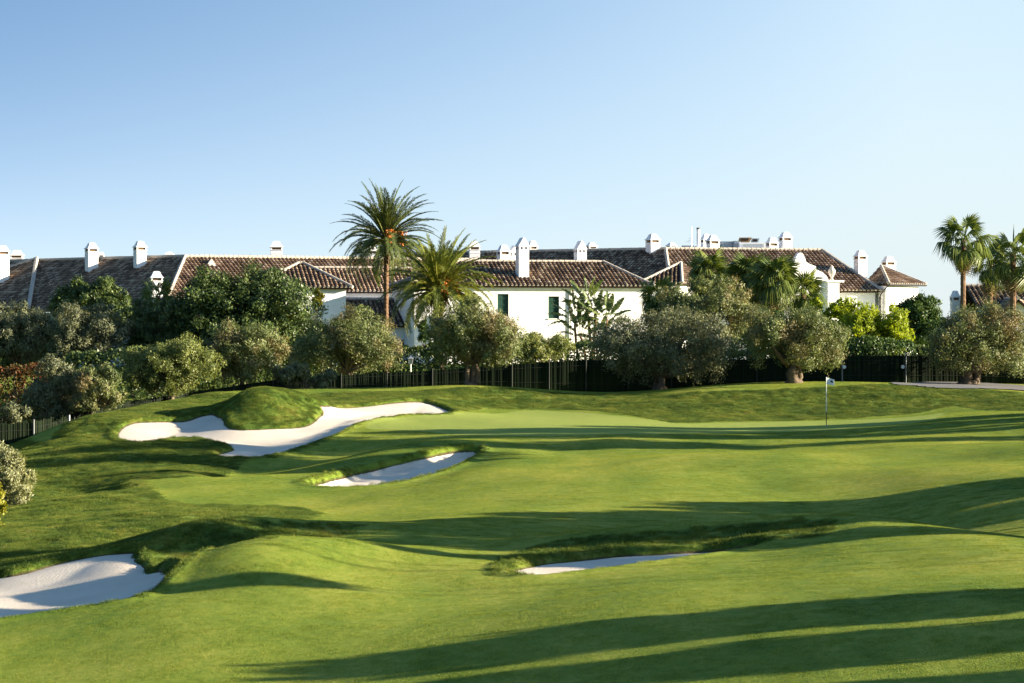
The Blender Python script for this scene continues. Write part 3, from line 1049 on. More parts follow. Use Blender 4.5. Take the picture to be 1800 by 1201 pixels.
def fan_palm(name, label, base, H, nf, R, pet, rt=0.17, seed=0, skirt=8, lean=(0, 0), spear=False, el=(1.35, -0.9)):
    random.seed(seed)
    o = thing(name, label, 'palm tree', base, 0, 'palm trees among the houses')
    m = MB(); pts, rr = [], []
    n = max(8, int(H / 0.16))
    for i in range(n + 1):
        t = i / n
        pts.append((lean[0] * t * t, lean[1] * t * t, -0.2 + t * (H + 0.2)))
        rr.append(rt * (1.3 - 0.35 * min(1, t * 2.5)) * (1.06 if i % 2 else 0.96))
    m.tube(pts, rr, 11, 0.05)
    m.build('trunk', M['palm_bark'], o)
    top = Vector((lean[0], lean[1], H))
    ms = [fan_leaf_mesh('frond', R, pet, 22, dr, seed * 5 + k) for k, dr in enumerate((0.25, 0.6, 0.95, 1.3))]
    for me in ms:
        me.materials.append(M['fan_leaf'])
    for i in range(nf):
        t = (i + 0.5) / nf
        e = el[0] + (el[1] - el[0]) * t
        az = i * 2.39996 + random.uniform(-0.25, 0.25)
        k = min(3, int(t * 3 + random.uniform(0, 1.3)))
        f = put('frond', ms[k], None, o)
        f.location = top + Vector((math.cos(az) * rt * 0.6, math.sin(az) * rt * 0.6, 0.1 - 0.3 * t))
        f.rotation_euler = (random.uniform(-0.4, 0.4), -e, az)
        s = random.uniform(0.8, 1.1); f.scale = (s, s, s)
    if skirt:
        me = fan_leaf_mesh('dry_frond', R * 0.8, pet * 0.8, 18, 1.4, seed + 77); me.materials.append(M['dead_leaf'])
        for i in range(skirt):
            az = i * 2.39996
            f = put('dry_frond', me, None, o)
            f.location = top + Vector((math.cos(az) * rt, math.sin(az) * rt, -0.45 - 0.4 * random.random()))
            f.rotation_euler = (random.uniform(-0.3, 0.3), 1.25 + random.uniform(-0.1, 0.15), az)
    if spear:
        m = MB(); m.tube([top, top + Vector((0.02, 0, R * 1.1)), top + Vector((0.04, 0, R * 1.75))], [0.05, 0.04, 0.005], 6)
        m.build('spear_leaf', M['fan_leaf'], o)
    return o


def paddle_mesh(name, L, W_, droop, seed=0):
    """torn banana-like leaf with stalk, along +x"""
    r = np.random.default_rng(seed)
    n = 18
    V, Q, T3, var = [], [], [], []
    st = 0.45 * L

    def mid(t):
        a = droop * t ** 1.6
        return np.array([st + L * (t - 0.12 * a * t), 0, -L * 0.5 * a * t])
    for i in range(5):
        x = st * i / 4; w = 0.03
        V += [(x, -w, 0), (x, w, 0), (x, 0, -w)]; var += [0.8] * 3
    for i in range(4):
        a = i * 3
        for k in range(3):
            Q.append((a + k, a + (k + 1) % 3, a + 3 + (k + 1) % 3, a + 3 + k))
    for s in (-1, 1):
        for i in range(n):
            t0, t1 = i / n, (i + 1) / n
            w0 = W_ * math.sin(math.pi * min(1, 0.10 + 0.9 * t0)) ** 0.7
            w1 = W_ * math.sin(math.pi * min(1, 0.10 + 0.9 * t1)) ** 0.7 if t1 < 1 else 0.02
            a, b = mid(t0), mid(t1)
            hang = -abs(r.normal(0.12, 0.12)) * W_
            gap = r.uniform(0, 0.35) if i % 3 == 0 else 0
            v = 0.35 * W_
            c = b + np.array([0, s * w1 * (1 - 0.15 * gap), v + hang]); d = a + (b - a) * gap * 0.7 + np.array([0, s * w0, v + hang])
            k = len(V)
            V += [tuple(a), tuple(b), tuple(c), tuple(d)]
            Q.append((k, k + 1, k + 2, k + 3)); var += [r.random() * 0.9] * 4
    return mesh_np(name, np.array(V), np.array(Q), attrs={'var': np.array(var)})
# ------------------------------------------------------------------ buildings
HF = (0.0, 0.0, 0.0)      # pivot and turn of the house being built


def XH(px, d):
    """x, before the house is turned, of a point at structure depth d that ends up at column px"""
    lx, ly, r = HF
    k = (px - 900) / F
    dy = d - ly
    return lx + (k * (ly + dy * math.cos(r)) - lx + dy * math.sin(r)) / (math.cos(r) - k * math.sin(r))



def tile_slope(parent, L, poly, eave_dir, mat, spacing=0.30, course=0.43, r=0.115, seed=0, mouths=True):
    """barrel tiles over a planar roof slope; poly = world points; L = parent's location"""
    rr = np.random.default_rng(seed)
    P = [Vector(p) - L for p in poly]
    e = Vector(eave_dir).normalized()
    n = None
    for i in range(len(P)):
        c = (P[(i + 1) % len(P)] - P[i]).cross(P[(i + 2) % len(P)] - P[i])
        if c.length > 1e-4:
            n = c.normalized(); break
    if n.z < 0:
        n = -n
    e = (e - n * e.dot(n)).normalized()
    v = n.cross(e)
    if v.z < 0:
        e = -e; v = n.cross(e)
    o = P[0]
    uv = [((p - o).dot(e), (p - o).dot(v)) for p in P]
    u0, u1 = min(a for a, b in uv), max(a for a, b in uv)
    V, Q, var = [], [], []
    MV, MF = [], []
    ncol = int((u1 - u0) / spacing)
    E_, V_, N_, O_ = np.array(e), np.array(v), np.array(n), np.array(o)
    ar = np.linspace(0, math.pi, 6)
    for k in range(ncol):
        u = u0 + (k + 0.5) * (u1 - u0) / ncol
        hits = []
        for i in range(len(uv)):
            (a, b), (c, d) = uv[i], uv[(i + 1) % len(uv)]
            if (a > u) != (c > u):
                hits.append(b + (d - b) * (u - a) / (c - a))
        if len(hits) < 2:
            continue
        v0, v1 = min(hits), max(hits)
        if v1 - v0 < 0.08:
            continue
        uj = u + rr.uniform(-0.015, 0.015)
        j = 0; y = v0 - 0.06
        while y < v1 - 0.05:
            y2 = min(y + course * 1.1, v1)
            du = rr.uniform(-0.012, 0.012)
            b = len(V)
            for (yy, rad_, lift) in ((y, r, 0.035 + rr.uniform(0, 0.012)), (y2, r * 0.84, 0.0)):
                for a in ar:
                    V.append(O_ + E_ * (uj + du + math.cos(a) * rad_) + V_ * yy + N_ * (math.sin(a) * rad_ * 0.95 + lift))
            for i in range(5):
                Q.append((b + i, b + i + 1, b + 7 + i, b + 6 + i))
            var += [rr.random()] * 12
            y += course; j += 1
        if mouths:
            c0 = O_ + E_ * uj + V_ * (v0 - 0.05)
            b = len(MV)
            MV += [tuple(c0 + E_ * math.cos(a) * r * 0.93 + N_ * (math.sin(a) * r * 0.9 + 0.03)) for a in ar]
            MF.append(tuple(range(b, b + 6)))
    if V:
        o2 = put('roof_tiles', mesh_np('roof_tiles', np.array(V), np.array(Q), attrs={'var': np.array(var)}), M[mat], parent)
        o2['kind'] = 'stuff'
    if MV:
        me = bpy.data.meshes.new('eave_mortar'); me.from_pydata(MV, [], MF); me.update()
        put('eave_mortar', me, M['mortar'], parent)['kind'] = 'stuff'
    # boarding under the tiles, with thickness
    m = MB()
    k = len(P)
    top = [p + n * 0.012 for p in P]; bot = [p - n * 0.12 for p in P]
    order = list(range(k))
    m.add(top + bot, [tuple(order), tuple(k + i for i in reversed(order))] + [(i, k + i, k + (i + 1) % k, (i + 1) % k) for i in order])
    m.build('roof_boarding', M['dark_pan'], parent)


def ridge_caps(parent, L, a, b, r=0.13, name='ridge_caps'):
    a, b = Vector(a) - L, Vector(b) - L
    n = max(2, int((b - a).length / 0.4))
    m = MB()
    for i in range(n):
        p, q = a.lerp(b, i / n), a.lerp(b, (i + 1.06) / n)
        up = Vector((0, 0, 0.05 + random.uniform(0, 0.015)))
        m.var = random.random()
        m.tube([p + up, q + up], [r * 1.05, r * 0.9], 8)
    o = m.build(name, M['mortar'], parent); o['kind'] = 'stuff'


def wall_prism(parent, L, foot, z0, z1, name='wall', mat='wall'):
    """closed volume over a footprint (counter-clockwise from above)"""
    n = len(foot)
    v = [Vector((x, y, z0)) - L for x, y in foot] + [Vector((x, y, z1)) - L for x, y in foot]
    f = [tuple(reversed(range(n))), tuple(range(n, 2 * n))] + [(i, (i + 1) % n, n + (i + 1) % n, n + i) for i in range(n)]
    return MB().add(v, f).build(name, M[mat], parent)


def front_wall(parent, L, x0, x1, y, z0, z1, openings, th=0.35):
    """wall facing -y with real openings (xa, xb, za, zb)"""
    xs = sorted({x0, x1, *[a for o in openings for a in o[:2]]}); zs = sorted({z0, z1, *[a for o in openings for a in o[2:]]})
    m = MB()
    for i in range(len(xs) - 1):
        for j in range(len(zs) - 1):
            cx, cz = (xs[i] + xs[i + 1]) / 2, (zs[j] + zs[j + 1]) / 2
            if any(a < cx < b and c < cz < d for a, b, c, d in openings):
                continue
            m.add([Vector((xs[i], y, zs[j])) - L, Vector((xs[i + 1], y, zs[j])) - L, Vector((xs[i + 1], y, zs[j + 1])) - L, Vector((xs[i], y, zs[j + 1])) - L], [(0, 1, 2, 3)])
    for a, b, c, d in openings:
        q = [(a, c), (b, c), (b, d), (a, d)]
        for k in range(4):
            (xa, za), (xb, zb) = q[k], q[(k + 1) % 4]
            m.add([Vector((xa, y, za)) - L, Vector((xb, y, zb)) - L, Vector((xb, y + th, zb)) - L, Vector((xa, y + th, za)) - L], [(3, 2, 1, 0)])
    return m.build('wall', M['wall'], parent)


def shutter_window(parent, L, a, b, c, d, y):
    """pair of closed green plank shutters set into the opening"""
    w = MB(); w.box(a - L.x, b - L.x, y + 0.20 - L.y, y + 0.24 - L.y, c - L.z, d - L.z)
    wn_ = w.build('window', M['void'], parent)
    fm = MB(); t = 0.05
    X0, X1, Y0, Z0, Z1 = a - L.x, b - L.x, y + 0.10 - L.y, c - L.z, d - L.z
    fm.box(X0, X0 + t, Y0, Y0 + .09, Z0, Z1).box(X1 - t, X1, Y0, Y0 + .09, Z0, Z1).box(X0 + t, X1 - t, Y0, Y0 + .09, Z1 - t, Z1).box(X0 + t, X1 - t, Y0, Y0 + .09, Z0, Z0 + t)
    fm.build('frame', M['shutter'], wn_)
    sl = MB(); sl.box(X0 - .06, X1 + .06, y - .07 - L.y, y + .095 - L.y, Z0 - .07, Z0 - .002); sl.build('sill', M['wall'], wn_)
    n = 8
    for half in range(2):
        ha, hb = (X0 + t, (X0 + X1) / 2 - .008) if half == 0 else ((X0 + X1) / 2 + .008, X1 - t)
        sm = MB(); k = n // 2
        for i in range(k):
            p, q = ha + (hb - ha) * i / k, ha + (hb - ha) * (i + 1) / k
            sm.box(p + .004, q - .004, Y0 + 0.02 + 0.006 * (i % 2), Y0 + 0.05, Z0 + t, Z1 - t)
        for zz_ in (0.2, 0.5, 0.8):
            z = Z0 + (Z1 - Z0) * zz_
            sm.box(ha, hb, Y0 - 0.012, Y0 + 0.02, z - .035, z + .035)
        sm.build('shutter', M['shutter'], wn_)


def chimney(parent, L, px, wpx, ytop, ybase, d, rz=0.0, style='ogee', deep=1.6):
    x, z1, z0 = XH(px, d), ZZ(ytop, d), ZZ(ybase, d)
    w = wpx / F * d / 2 / (1.0 if style == 'gable' else 1.13) / (abs(math.cos(rz)) + abs(math.sin(rz)) * 0.8)
    H = z1 - z0
    loc = Vector((x, d, z0)) - L
    m = MB()
    if style == 'ogee':
        ch = min(0.50, H * 0.42); vh = min(0.24, H * 0.2)
        zb = H - ch - vh
        m.box(-w, w, -w, w, -deep, zb)
        if zb > 0.4:
            m.box(-w - .03, w + .03, -w - .03, w + .03, zb - 0.28, zb - 0.23)
        m.box(-w - .04, w + .04, -w - .04, w + .04, zb, zb + 0.04)
        o = m.build('chimney', M['wall'], parent, loc, (0, 0, rz))
        v = MB()
        v.box(-w * .8, w * .8, -w * .8, w * .8, zb + .041, zb + vh)
        vo = v.build('vent', M['vent'], o)
        s = MB()
        for k in range(4):
            y = zb + .05 + (vh - .06) * (k + .5) / 4
            s.box(-w * .83, w * .83, -w * .83, w * .83, y - .006, y + .008)
        s.build('shaded_slot', M['void'], o)['kind'] = 'stuff'  # dark slabs stand for the shade in the vent's slots
        p = MB()
        for sx in (-1, 0, 1):
            for sy in (-1, 0, 1):
                if sx and sy:
                    p.box(sx * w * .9 - .05, sx * w * .9 + .05, sy * w * .9 - .05, sy * w * .9 + .05, zb + .041, zb + vh)
        p.build('pier', M['wall'], o)['kind'] = 'stuff'
        c = MB(); zc_ = zb + vh
        c.box(-w * 1.17, w * 1.17, -w * 1.17, w * 1.17, zc_, zc_ + .06)
        prev = (w * 1.08, zc_ + .06)
        for a, b in ((0.88, .25), (0.74, .48), (0.64, .72), (0.58, .9)):
            q = (w * a, zc_ + .06 + (ch - .06) * b)
            c.frustum(prev[0], prev[0], prev[1], q[0], q[0], q[1], cap=False); prev = q
        c.frustum(prev[0], prev[0], prev[1], w * .3, w * .3, H)
        c.build('cap', M['wall'], o)
    else:
        ch = min(0.62, H * 0.4)
        zb = H - ch
        m.box(-w, w, -w, w, -deep, zb)
        o = m.build('chimney', M['wall'], parent, loc, (0, 0, rz))
        v = MB()
        for s in (-1, 1):
            v.box(s * w * .42 - w * .16, s * w * .42 + w * .16, -w - .012, w + .012, zb - .22, zb - .04)
            v.box(-w - .012, w + .012, s * w * .42 - w * .16, s * w * .42 + w * .16, zb - .22, zb - .04)
        v.build('vent', M['void'], o)['kind'] = 'stuff'
        c = MB()
        c.prism_y([(-w * 1.12, zb), (w * 1.12, zb), (0.04, H), (-0.04, H)], -w * 1.08, w * 1.08)
        c.build('cap', M['wall'], o)
    return o


def house(name, label, loc, rz=0.0):
    global HF
    HF = (loc[0], loc[1], rz)
    o = thing(name, label, 'house', loc, rz)
    return o, Vector(loc)


GZ = ZC - 3.4     # ground round the houses

# ---- central white house
h, L = house('white_house', 'long white house with green shutters behind the banana plant, tiled hip roof', (1.3, 180, GZ), rad(14))
xl, xr = XH(728, 180), XH(1139, 180)
yw = 180.0
ez = ZZ(503, 179.6)
ridz = ZZ(461, 183.8)
ops = [(XH(874.5, 180), XH(894, 180), ZZ(556, 180), ZZ(517, 180)), (XH(964, 180), XH(983, 180), ZZ(560, 180), ZZ(521, 180)), (XH(808, 180), XH(826, 180), ZZ(556, 180), ZZ(517, 180))]
front_wall(h, L, xl, xr, yw, GZ - .6, ez - .08, ops)
wall_prism(h, L, [(xr, yw + .001), (xr, yw + 7.6), (xr - .35, yw + 7.6), (xr - .35, yw + .36)], GZ - .6, ez - .08)
wall_prism(h, L, [(xl, yw + .001), (xl + .35, yw + .36), (xl + .35, yw + 7.6), (xl, yw + 7.6)], GZ - .6, ez - .08)
wall_prism(h, L, [(xl + .35, yw + 7.25), (xr - .35, yw + 7.25), (xr - .35, yw + 7.6), (xl + .35, yw + 7.6)], GZ - .6, ez - .08)
for a, b, c, d in ops:
    shutter_window(h, L, a, b, c, d, yw)
cm = MB(); cm.box(xl - .12 - L.x, xr + .12 - L.x, yw - .12 - L.y, yw - .003 - L.y, ez - .26 - L.z, ez - .09 - L.z)
cm.box(xl - .22 - L.x, xr + .22 - L.x, yw - .22 - L.y, yw - .121 - L.y, ez - .17 - L.z, ez - .09 - L.z)
cm.build('cornice', M['wall'], h)
ov = 0.38
A = (XH(806, 183.8), yw + 3.8, ridz); B = (XH(1060, 183.8), yw + 3.8, ridz)
E1 = (xr + ov, yw - ov, ez); F1 = (xl - ov, yw - ov, ez); E2 = (xr + ov, yw + 7.98, ez); F2 = (xl - ov, yw + 7.98, ez)
tile_slope(h, L, [A, B, E1, F1], (1, 0, 0), 'tile_brown', spacing=0.31, seed=1)
tile_slope(h, L, [B, E2, E1], (0, 1, 0), 'tile_brown', spacing=0.31, seed=2)
tile_slope(h, L, [A, F1, F2], (0, 1, 0), 'tile_brown', spacing=0.31, seed=3)
tile_slope(h, L, [B, A, F2, E2], (1, 0, 0), 'tile_brown', spacing=0.31, seed=4)
for p, q in ((A, B), (B, E1), (A, F1), (B, E2), (A, F2)):
    ridge_caps(h, L, p, q)
dp = MB(); dp.tube([Vector((XH(1003, 180), yw - .08, ez - .3)) - L, Vector((XH(1003, 180), yw - .08, GZ)) - L], [.05, .05], 8)
dp.build('downpipe', M['wall'], h)
chimney(h, L, 918, 20, 418, 491, 181.3, 0.10, 'gable', deep=1.0)
chimney(h, L, 1020, 19, 423, 461, 184.3, 0.12, 'gable')
chimney(h, L, 904, 16, 432, 462, 185.5, 0.3, 'gable')
chimney(h, L, 885, 22, 431, 462, 185.0, 0.12)

# ---- low annex left of it: hipped block, rear range and porch
h, L = house('annex_house', 'low white annex with stepped tiled roofs left of the palms', (-14, 182, GZ), rad(13))
ez3, rz3 = ZZ(506, 178.6), ZZ(464, 182.4)
a3, b3 = XH(452, 179), XH(608, 179)
wall_prism(h, L, [(a3, 179), (b3, 179), (b3, 185.8), (a3, 185.8)], GZ - .6, ez3 - .1)
A = (a3 + 3.4, 182.4, rz3); B = (XH(533, 182.4), 182.4, rz3)
E1, F1 = (b3 + .4, 178.6, ez3), (a3 - .4, 178.6, ez3); E2, F2 = (b3 + .4, 186.2, ez3), (a3 - .4, 186.2, ez3)
tile_slope(h, L, [A, B, E1, F1], (1, 0, 0), 'tile_brown', seed=5)
tile_slope(h, L, [B, E2, E1], (0, 1, 0), 'tile_brown', seed=6)
tile_slope(h, L, [A, F1, F2], (0, 1, 0), 'tile_brown', seed=7)
tile_slope(h, L, [B, A, F2, E2], (1, 0, 0), 'tile_brown', seed=8, mouths=False)
for p, q in ((A, B), (B, E1), (A, F1), (B, E2)):
    ridge_caps(h, L, p, q)
ez4, rz4 = ZZ(513, 186.5), ZZ(472, 190.6)
a4, b4 = XH(540, 187), XH(742, 187)
wall_prism(h, L, [(a4, 186.9), (b4, 186.9), (b4, 194.4), (a4, 194.4)], GZ - .6, ez4 - .1)
A, B = (a4 - .2, 190.6, rz4), (b4 + .2, 190.6, rz4)
tile_slope(h, L, [A, B, (b4 + .2, 186.5, ez4), (a4 - .2, 186.5, ez4)], (1, 0, 0), 'tile_sunlit', seed=9)
tile_slope(h, L, [B, A, (a4 - .2, 194.8, ez4), (b4 + .2, 194.8, ez4)], (1, 0, 0), 'tile_sunlit', seed=10, mouths=False)
ridge_caps(h, L, A, B)
rz5, ez5 = ZZ(527, 183.6), ZZ(573, 179.6)
a5, b5 = XH(612, 180), XH(727, 180)
wall_prism(h, L, [(a5, 180), (b5 - .25, 180), (b5 - .25, 186.85), (a5, 186.85)], GZ - .6, ez5 - .12)
wall_prism(h, L, [(a5, 183.7), (b5 - .9, 183.7), (b5 - .9, 186.8), (a5, 186.8)], ez5 - .119, rz5 - .12)
A, B = (a5 - .2, 183.7, rz5), (XH(713, 183.7), 183.7, rz5)
tile_slope(h, L, [A, B, (b5 - .1, 179.6, ez5), (a5 - .2, 179.6, ez5)], (1, 0, 0), 'tile_brown', seed=11)
ridge_caps(h, L, A, B); ridge_caps(h, L, B, (b5 - .1, 179.6, ez5), 0.1)
wm = MB(); wm.box(XH(706, 180) - L.x, XH(714, 180) - L.x, 179.96 - L.y, 179.995 - L.y, ZZ(612, 180) - L.z, ZZ(598, 180) - L.z)
wm.build('window', M['shutter'], h)

# ---- long wings on the left
h, L = house('long_house', 'long low house with dark and sunlit tiled wings on the left', (-28, 196, GZ))
rz_ = ZZ(452, 200)
C = Vector((XH(325, 200), 200, rz_)); d1 = Vector((-0.74, 0.672, 0)); n1 = Vector((-0.672, -0.74, 0))
drop = 4.2
E = C + Vector((-0.3, -10.6, -drop))
A = C + d1 * 44; Fl = E + d1 * 46
tile_slope(h, L, [A, C, E, Fl], -d1, 'tile_brown', spacing=0.32, seed=12)
Rr = Vector((XH(840, 211), 211, rz_)); d2 = (Rr - C).normalized(); Er = E + d2 * (Rr - C).length
tile_slope(h, L, [C, Rr, Er, E], d2, 'tile_sunlit', spacing=0.32, seed=13)
n2 = Vector((d2.y, -d2.x, 0))
B1_, B2_, B3_ = A - n1 * 8 - Vector((0, 0, 3.2)), C + Vector((0, 10.6, -3.2)), Rr - n2 * 8 - Vector((0, 0, 3.2))
for poly in ([A, C, B2_, B1_], [C, Rr, B3_, B2_]):
    mb = MB(); mb.add([p - L for p in poly], [(0, 1, 2, 3)]); mb.build('rear_slope', M['tile_brown'], h)
ridge_caps(h, L, A, C, 0.16); ridge_caps(h, L, C, Rr, 0.16); ridge_caps(h, L, C, E, 0.16)
Ei = E + Vector((0, 0.5, 0))
wall_prism(h, L, [(Fl.x + .3, Fl.y + .35), (Ei.x, Ei.y), (Er.x - .2, Er.y + .4), (Rr.x, Rr.y), (C.x, C.y), (A.x, A.y)], GZ - 1.5, E.z - .15)
# projecting hipped wing
ap = C + d1 * 18.3 + n1 * 0.4 + Vector((0, 0, 0.12))
cr = ap + n1 * 8 - d1 * 9.5 - Vector((0, 0, 4.1)); cl = ap + n1 * 8 + d1 * 9.5 - Vector((0, 0, 4.1))
tile_slope(h, L, [ap, cr, cl], d1, 'tile_brown', spacing=0.32, seed=14)
tile_slope(h, L, [ap, cr, cr - n1 * 8], n1, 'tile_brown', spacing=0.32, seed=15, mouths=False)
ridge_caps(h, L, ap, cr, 0.18); ridge_caps(h, L, ap, cl, 0.18)
ap2, cr2, cl2 = ap + n1 * .1, cr - n1 * .5 + d1 * .4, cl - n1 * .5 - d1 * .4
wall_prism(h, L, [(cl2.x, cl2.y), (cr2.x, cr2.y), (ap2.x, ap2.y)], GZ - 1.5, cr.z - .15)
for args in ((4, 28, 432, 471, 209, .5), (30, 25, 440, 463, 216, .1), (161, 26, 427, 465, 205, .5), (246, 25.5, 424, 462, 201.5, .5), (298, 17, 443, 455, 212, .1),
             (275, 26, 477, 512, 192, .25), (486, 25, 424, 453, 204.8, .12), (654, 23, 431, 457, 208.5, .1), (178, 11, 443, 458, 213, .1), (834, 22, 424, 460, 212, .1)):
    chimney(h, L, *args)
# small dormer gablet in the sunlit slope
gb = MB(); gx0 = XH(371, 199.0); gz0 = ZZ(466, 199.0)
gb.prism_y([(-.35, -.3), (.35, -.3), (.35, .0), (0, .5), (-.35, .0)], 0, 1.6)
gb.build('gablet', M['wall'], h, Vector((gx0, 199.2, gz0)) - L, (0, 0, 0.1))

# ---- large rear house on the right with curved gable and corner pavilion
h, L = house('grand_house', 'large white house with curved gable and many chimneys, right of centre', (20, 203, GZ), rad(14))
K = Vector((XH(1170, 207), 207, ZZ(440, 207)))
d7 = Vector((-0.683, 0.73, 0)); n7 = Vector((-0.73, -0.683, 0))
E7 = Vector((XH(1180, 199), 199, ZZ(511, 199)))
A7 = K + d7 * 26; F7 = E7 + d7 * 27
tile_slope(h, L, [A7, K, E7, F7], -d7, 'tile_brown', spacing=0.32, seed=16)
R8 = Vector((XH(1445, 207), 207, K.z)); E8 = Vector((XH(1549, 199), 199, E7.z))
tile_slope(h, L, [K, R8, E8, E7], (1, 0, 0), 'tile_sunlit', spacing=0.31, seed=17)
R8b = E8 + Vector((0, 16, 0))
tile_slope(h, L, [R8, R8b, E8], (0, 1, 0), 'tile_sunlit', spacing=0.31, seed=18)
for p, q in ((A7, K), (K, R8), (K, E7), (R8, E8)):
    ridge_caps(h, L, p, q, 0.16)
yf = 199.4
front_wall(h, L, E7.x + .3, E8.x - .35, yf, GZ - .6, E7.z - .14, [(XH(1523, yf), XH(1535, yf), ZZ(562, yf), ZZ(545, yf))])
wv = MB(); wv.box(XH(1523, yf) - L.x, XH(1535, yf) - L.x, yf + .15 - L.y, yf + .2 - L.y, ZZ(562, yf) - L.z, ZZ(545, yf) - L.z)
wv = wv.build('window', M['void'], h)
fm = MB(); fm.box(XH(1523, yf) - L.x, XH(1523.8, yf) - L.x, yf + .1 - L.y, yf + .149 - L.y, ZZ(562, yf) - L.z, ZZ(545, yf) - L.z)
fm.box(XH(1528.6, yf) - L.x, XH(1529.4, yf) - L.x, yf + .1 - L.y, yf + .149 - L.y, ZZ(562, yf) - L.z, ZZ(545, yf) - L.z)
fm.build('frame', M['wall'], wv)
wall_prism(h, L, [(E7.x + .3, yf + .36), (E8.x - .35, yf + .36), (E8.x - .35, 215), (E7.x + .3, 215)], GZ - .6, E7.z - .14)
wall_prism(h, L, [(F7.x + .3, F7.y + .5), (E7.x + .1, E7.y + .6), (E7.x + .2, 214), (A7.x, A7.y)], GZ - .6, E7.z - .16)
# flat service roof behind the ridge
fz = ZZ(441, 214)
wall_prism(h, L, [(K.x + 1, 210.5), (R8.x - 1.2, 210.5), (R8.x - 1.2, 221), (K.x + 1, 221)], E7.z - .2, fz, 'service_roof')
# lower wing with a dark hip at its left
Q = Vector((XH(1197, 203), 203, ZZ(464, 203))); ql = Vector((XH(1124, 196.5), 196.5, ZZ(499, 196.5))); qr = Vector((XH(1199, 195.5), 195.5, ZZ(499, 195.5)))
qrr = Vector((XH(1262, 199), 199, qr.z))
ql.z = qr.z
tile_slope(h, L, [Q, qr, ql], qr - ql, 'tile_brown', seed=19)
tile_slope(h, L, [Q, qrr, qr], qrr - qr, 'tile_sunlit', seed=20)
tile_slope(h, L, [Q, ql, ql + Vector((1.5, 8, 0))], (0.2, 1, 0), 'tile_brown', seed=21)
ridge_caps(h, L, Q, ql); ridge_caps(h, L, Q, qr)
wall_prism(h, L, [(ql.x + .5, ql.y + .5), (qr.x, qr.y + .5), (qrr.x - .5, qrr.y + .3), (qrr.x - .5, 203), (ql.x + .8, 203)], GZ - .6, qr.z - .15)
# corner pavilion
ap = Vector((XH(1549, 204), 204, ZZ(468, 204)))
pf = Vector((XH(1563, 198.2), 198.2, ZZ(499, 198.2))); pr = Vector((XH(1628, 201), 201, pf.z)); pl = Vector((XH(1516, 204.5), 204.5, pf.z))
tile_slope(h, L, [ap, pr, pf], pr - pf, 'tile_sunlit', seed=22)
tile_slope(h, L, [ap, pf, pl], pl - pf, 'tile_brown', seed=23, mouths=False)
tile_slope(h, L, [ap, pr + Vector((-2, 6, 0)), pr], (-2, 6, 0), 'tile_sunlit', seed=24)
ridge_caps(h, L, ap, pf); ridge_caps(h, L, ap, pr)
wall_prism(h, L, [(pf.x - .05, pf.y + .5), (pr.x - .6, pr.y + .15), (pr.x - 2.4, pr.y + 5.6), (E8.x - .3, pf.y + 5), (E8.x - .3, pf.y + 2.6)], GZ - .6, pf.z - .14)
g = MB(); g.tube([Vector((pf.x, pf.y - .05, pf.z - .02)) - L, Vector((pr.x, pr.y - .05, pr.z - .02)) - L], [.07, .07], 8); g.build('gutter', M['dark_metal'], h)
g = MB(); g.tube([Vector((pf.x, pf.y, pf.z - .05)) - L, Vector((pf.x - .15, pf.y + .2, pf.z - .25)) - L, Vector((XH(1548, 199), 198.9, pf.z - .75)) - L, Vector((XH(1546.5, 199), 198.95, pf.z - 1.0)) - L, Vector((XH(1546.5, 199), 198.95, GZ)) - L], [.06] * 5, 8)
g.build('downpipe', M['dark_metal'], h)
# curved gable with pedestals and urn
gd = 196.6
half = [(0, 444), (4, 446), (8, 453), (10, 460), (16, 464), (27, 468), (28, 474), (38, 478), (46, 485), (50, 494), (51, 560)]
prof = [(XH(1405 + a, gd), ZZ(b, gd)) for a, b in half]
left = [(XH(1405 - a, gd), ZZ(b, gd)) for a, b in half[1:]]
poly = left[::-1] + prof
poly = [(x - L.x, z - L.z) for x, z in poly][::-1]
gm = MB(); gm.prism_y(poly[::1], gd - .25 - L.y, gd + .25 - L.y)
gm.build('curved_gable', M['wall'], h)
wall_prism(h, L, [(XH(1354, gd), gd + .251), (XH(1456, gd), gd + .251), (XH(1456, gd), yf + .34), (XH(1354, gd), yf + .34)], GZ - .6, ZZ(500, gd), 'wall')
for s in (-1, 1):
    pm = MB(); cx = 1405 + s * 57
    x0, x1 = XH(cx - 10, gd) - L.x, XH(cx + 10, gd) - L.x
    pm.box(x0, x1, gd - .42 - L.y, gd + .42 - L.y, GZ - .6 - L.z, ZZ(496, gd) - L.z)
    pm.box(x0 - .12, x1 + (.36 if s > 0 else .12), gd - .52 - L.y, gd + .52 - L.y, ZZ(496, gd) - L.z, ZZ(492.5, gd) - L.z)
    po = pm.build('pedestal', M['wall'], h)
    um = MB(); zb = ZZ(492.5, gd) - L.z; k = (ZZ(465, gd) - ZZ(492.5, gd))
    um.lathe([(.16, zb), (.16, zb + .05 * k), (.07, zb + .14 * k), (.12, zb + .22 * k), (.26, zb + .42 * k), (.30, zb + .6 * k), (.22, zb + .72 * k), (.13, zb + .78 * k), (.16, zb + .84 * k), (.05, zb + .93 * k), (.015, zb + k)], 14, (x0 + x1) / 2, gd - L.y)
    um.build('urn', M['stone'], po, smooth=True)
for args in ((1147.5, 24, 413, 462, 207.5, .25), (1180, 17, 428, 441, 212, .3), (1241, 18, 412, 441, 213, .1), (1253, 21.5, 414, 444, 208.5, .1), (1357, 20, 417, 443, 208.5, .1),
             (1380.5, 21.5, 407.5, 443, 210.5, .1), (1512.5, 21, 439, 484, 202.3, .12), (1562, 22, 449, 480, 206.5, .1), (936, 17, 426, 452, 218, .1), (1040, 18, 428, 446, 217, .1)):
    chimney(h, L, *args)

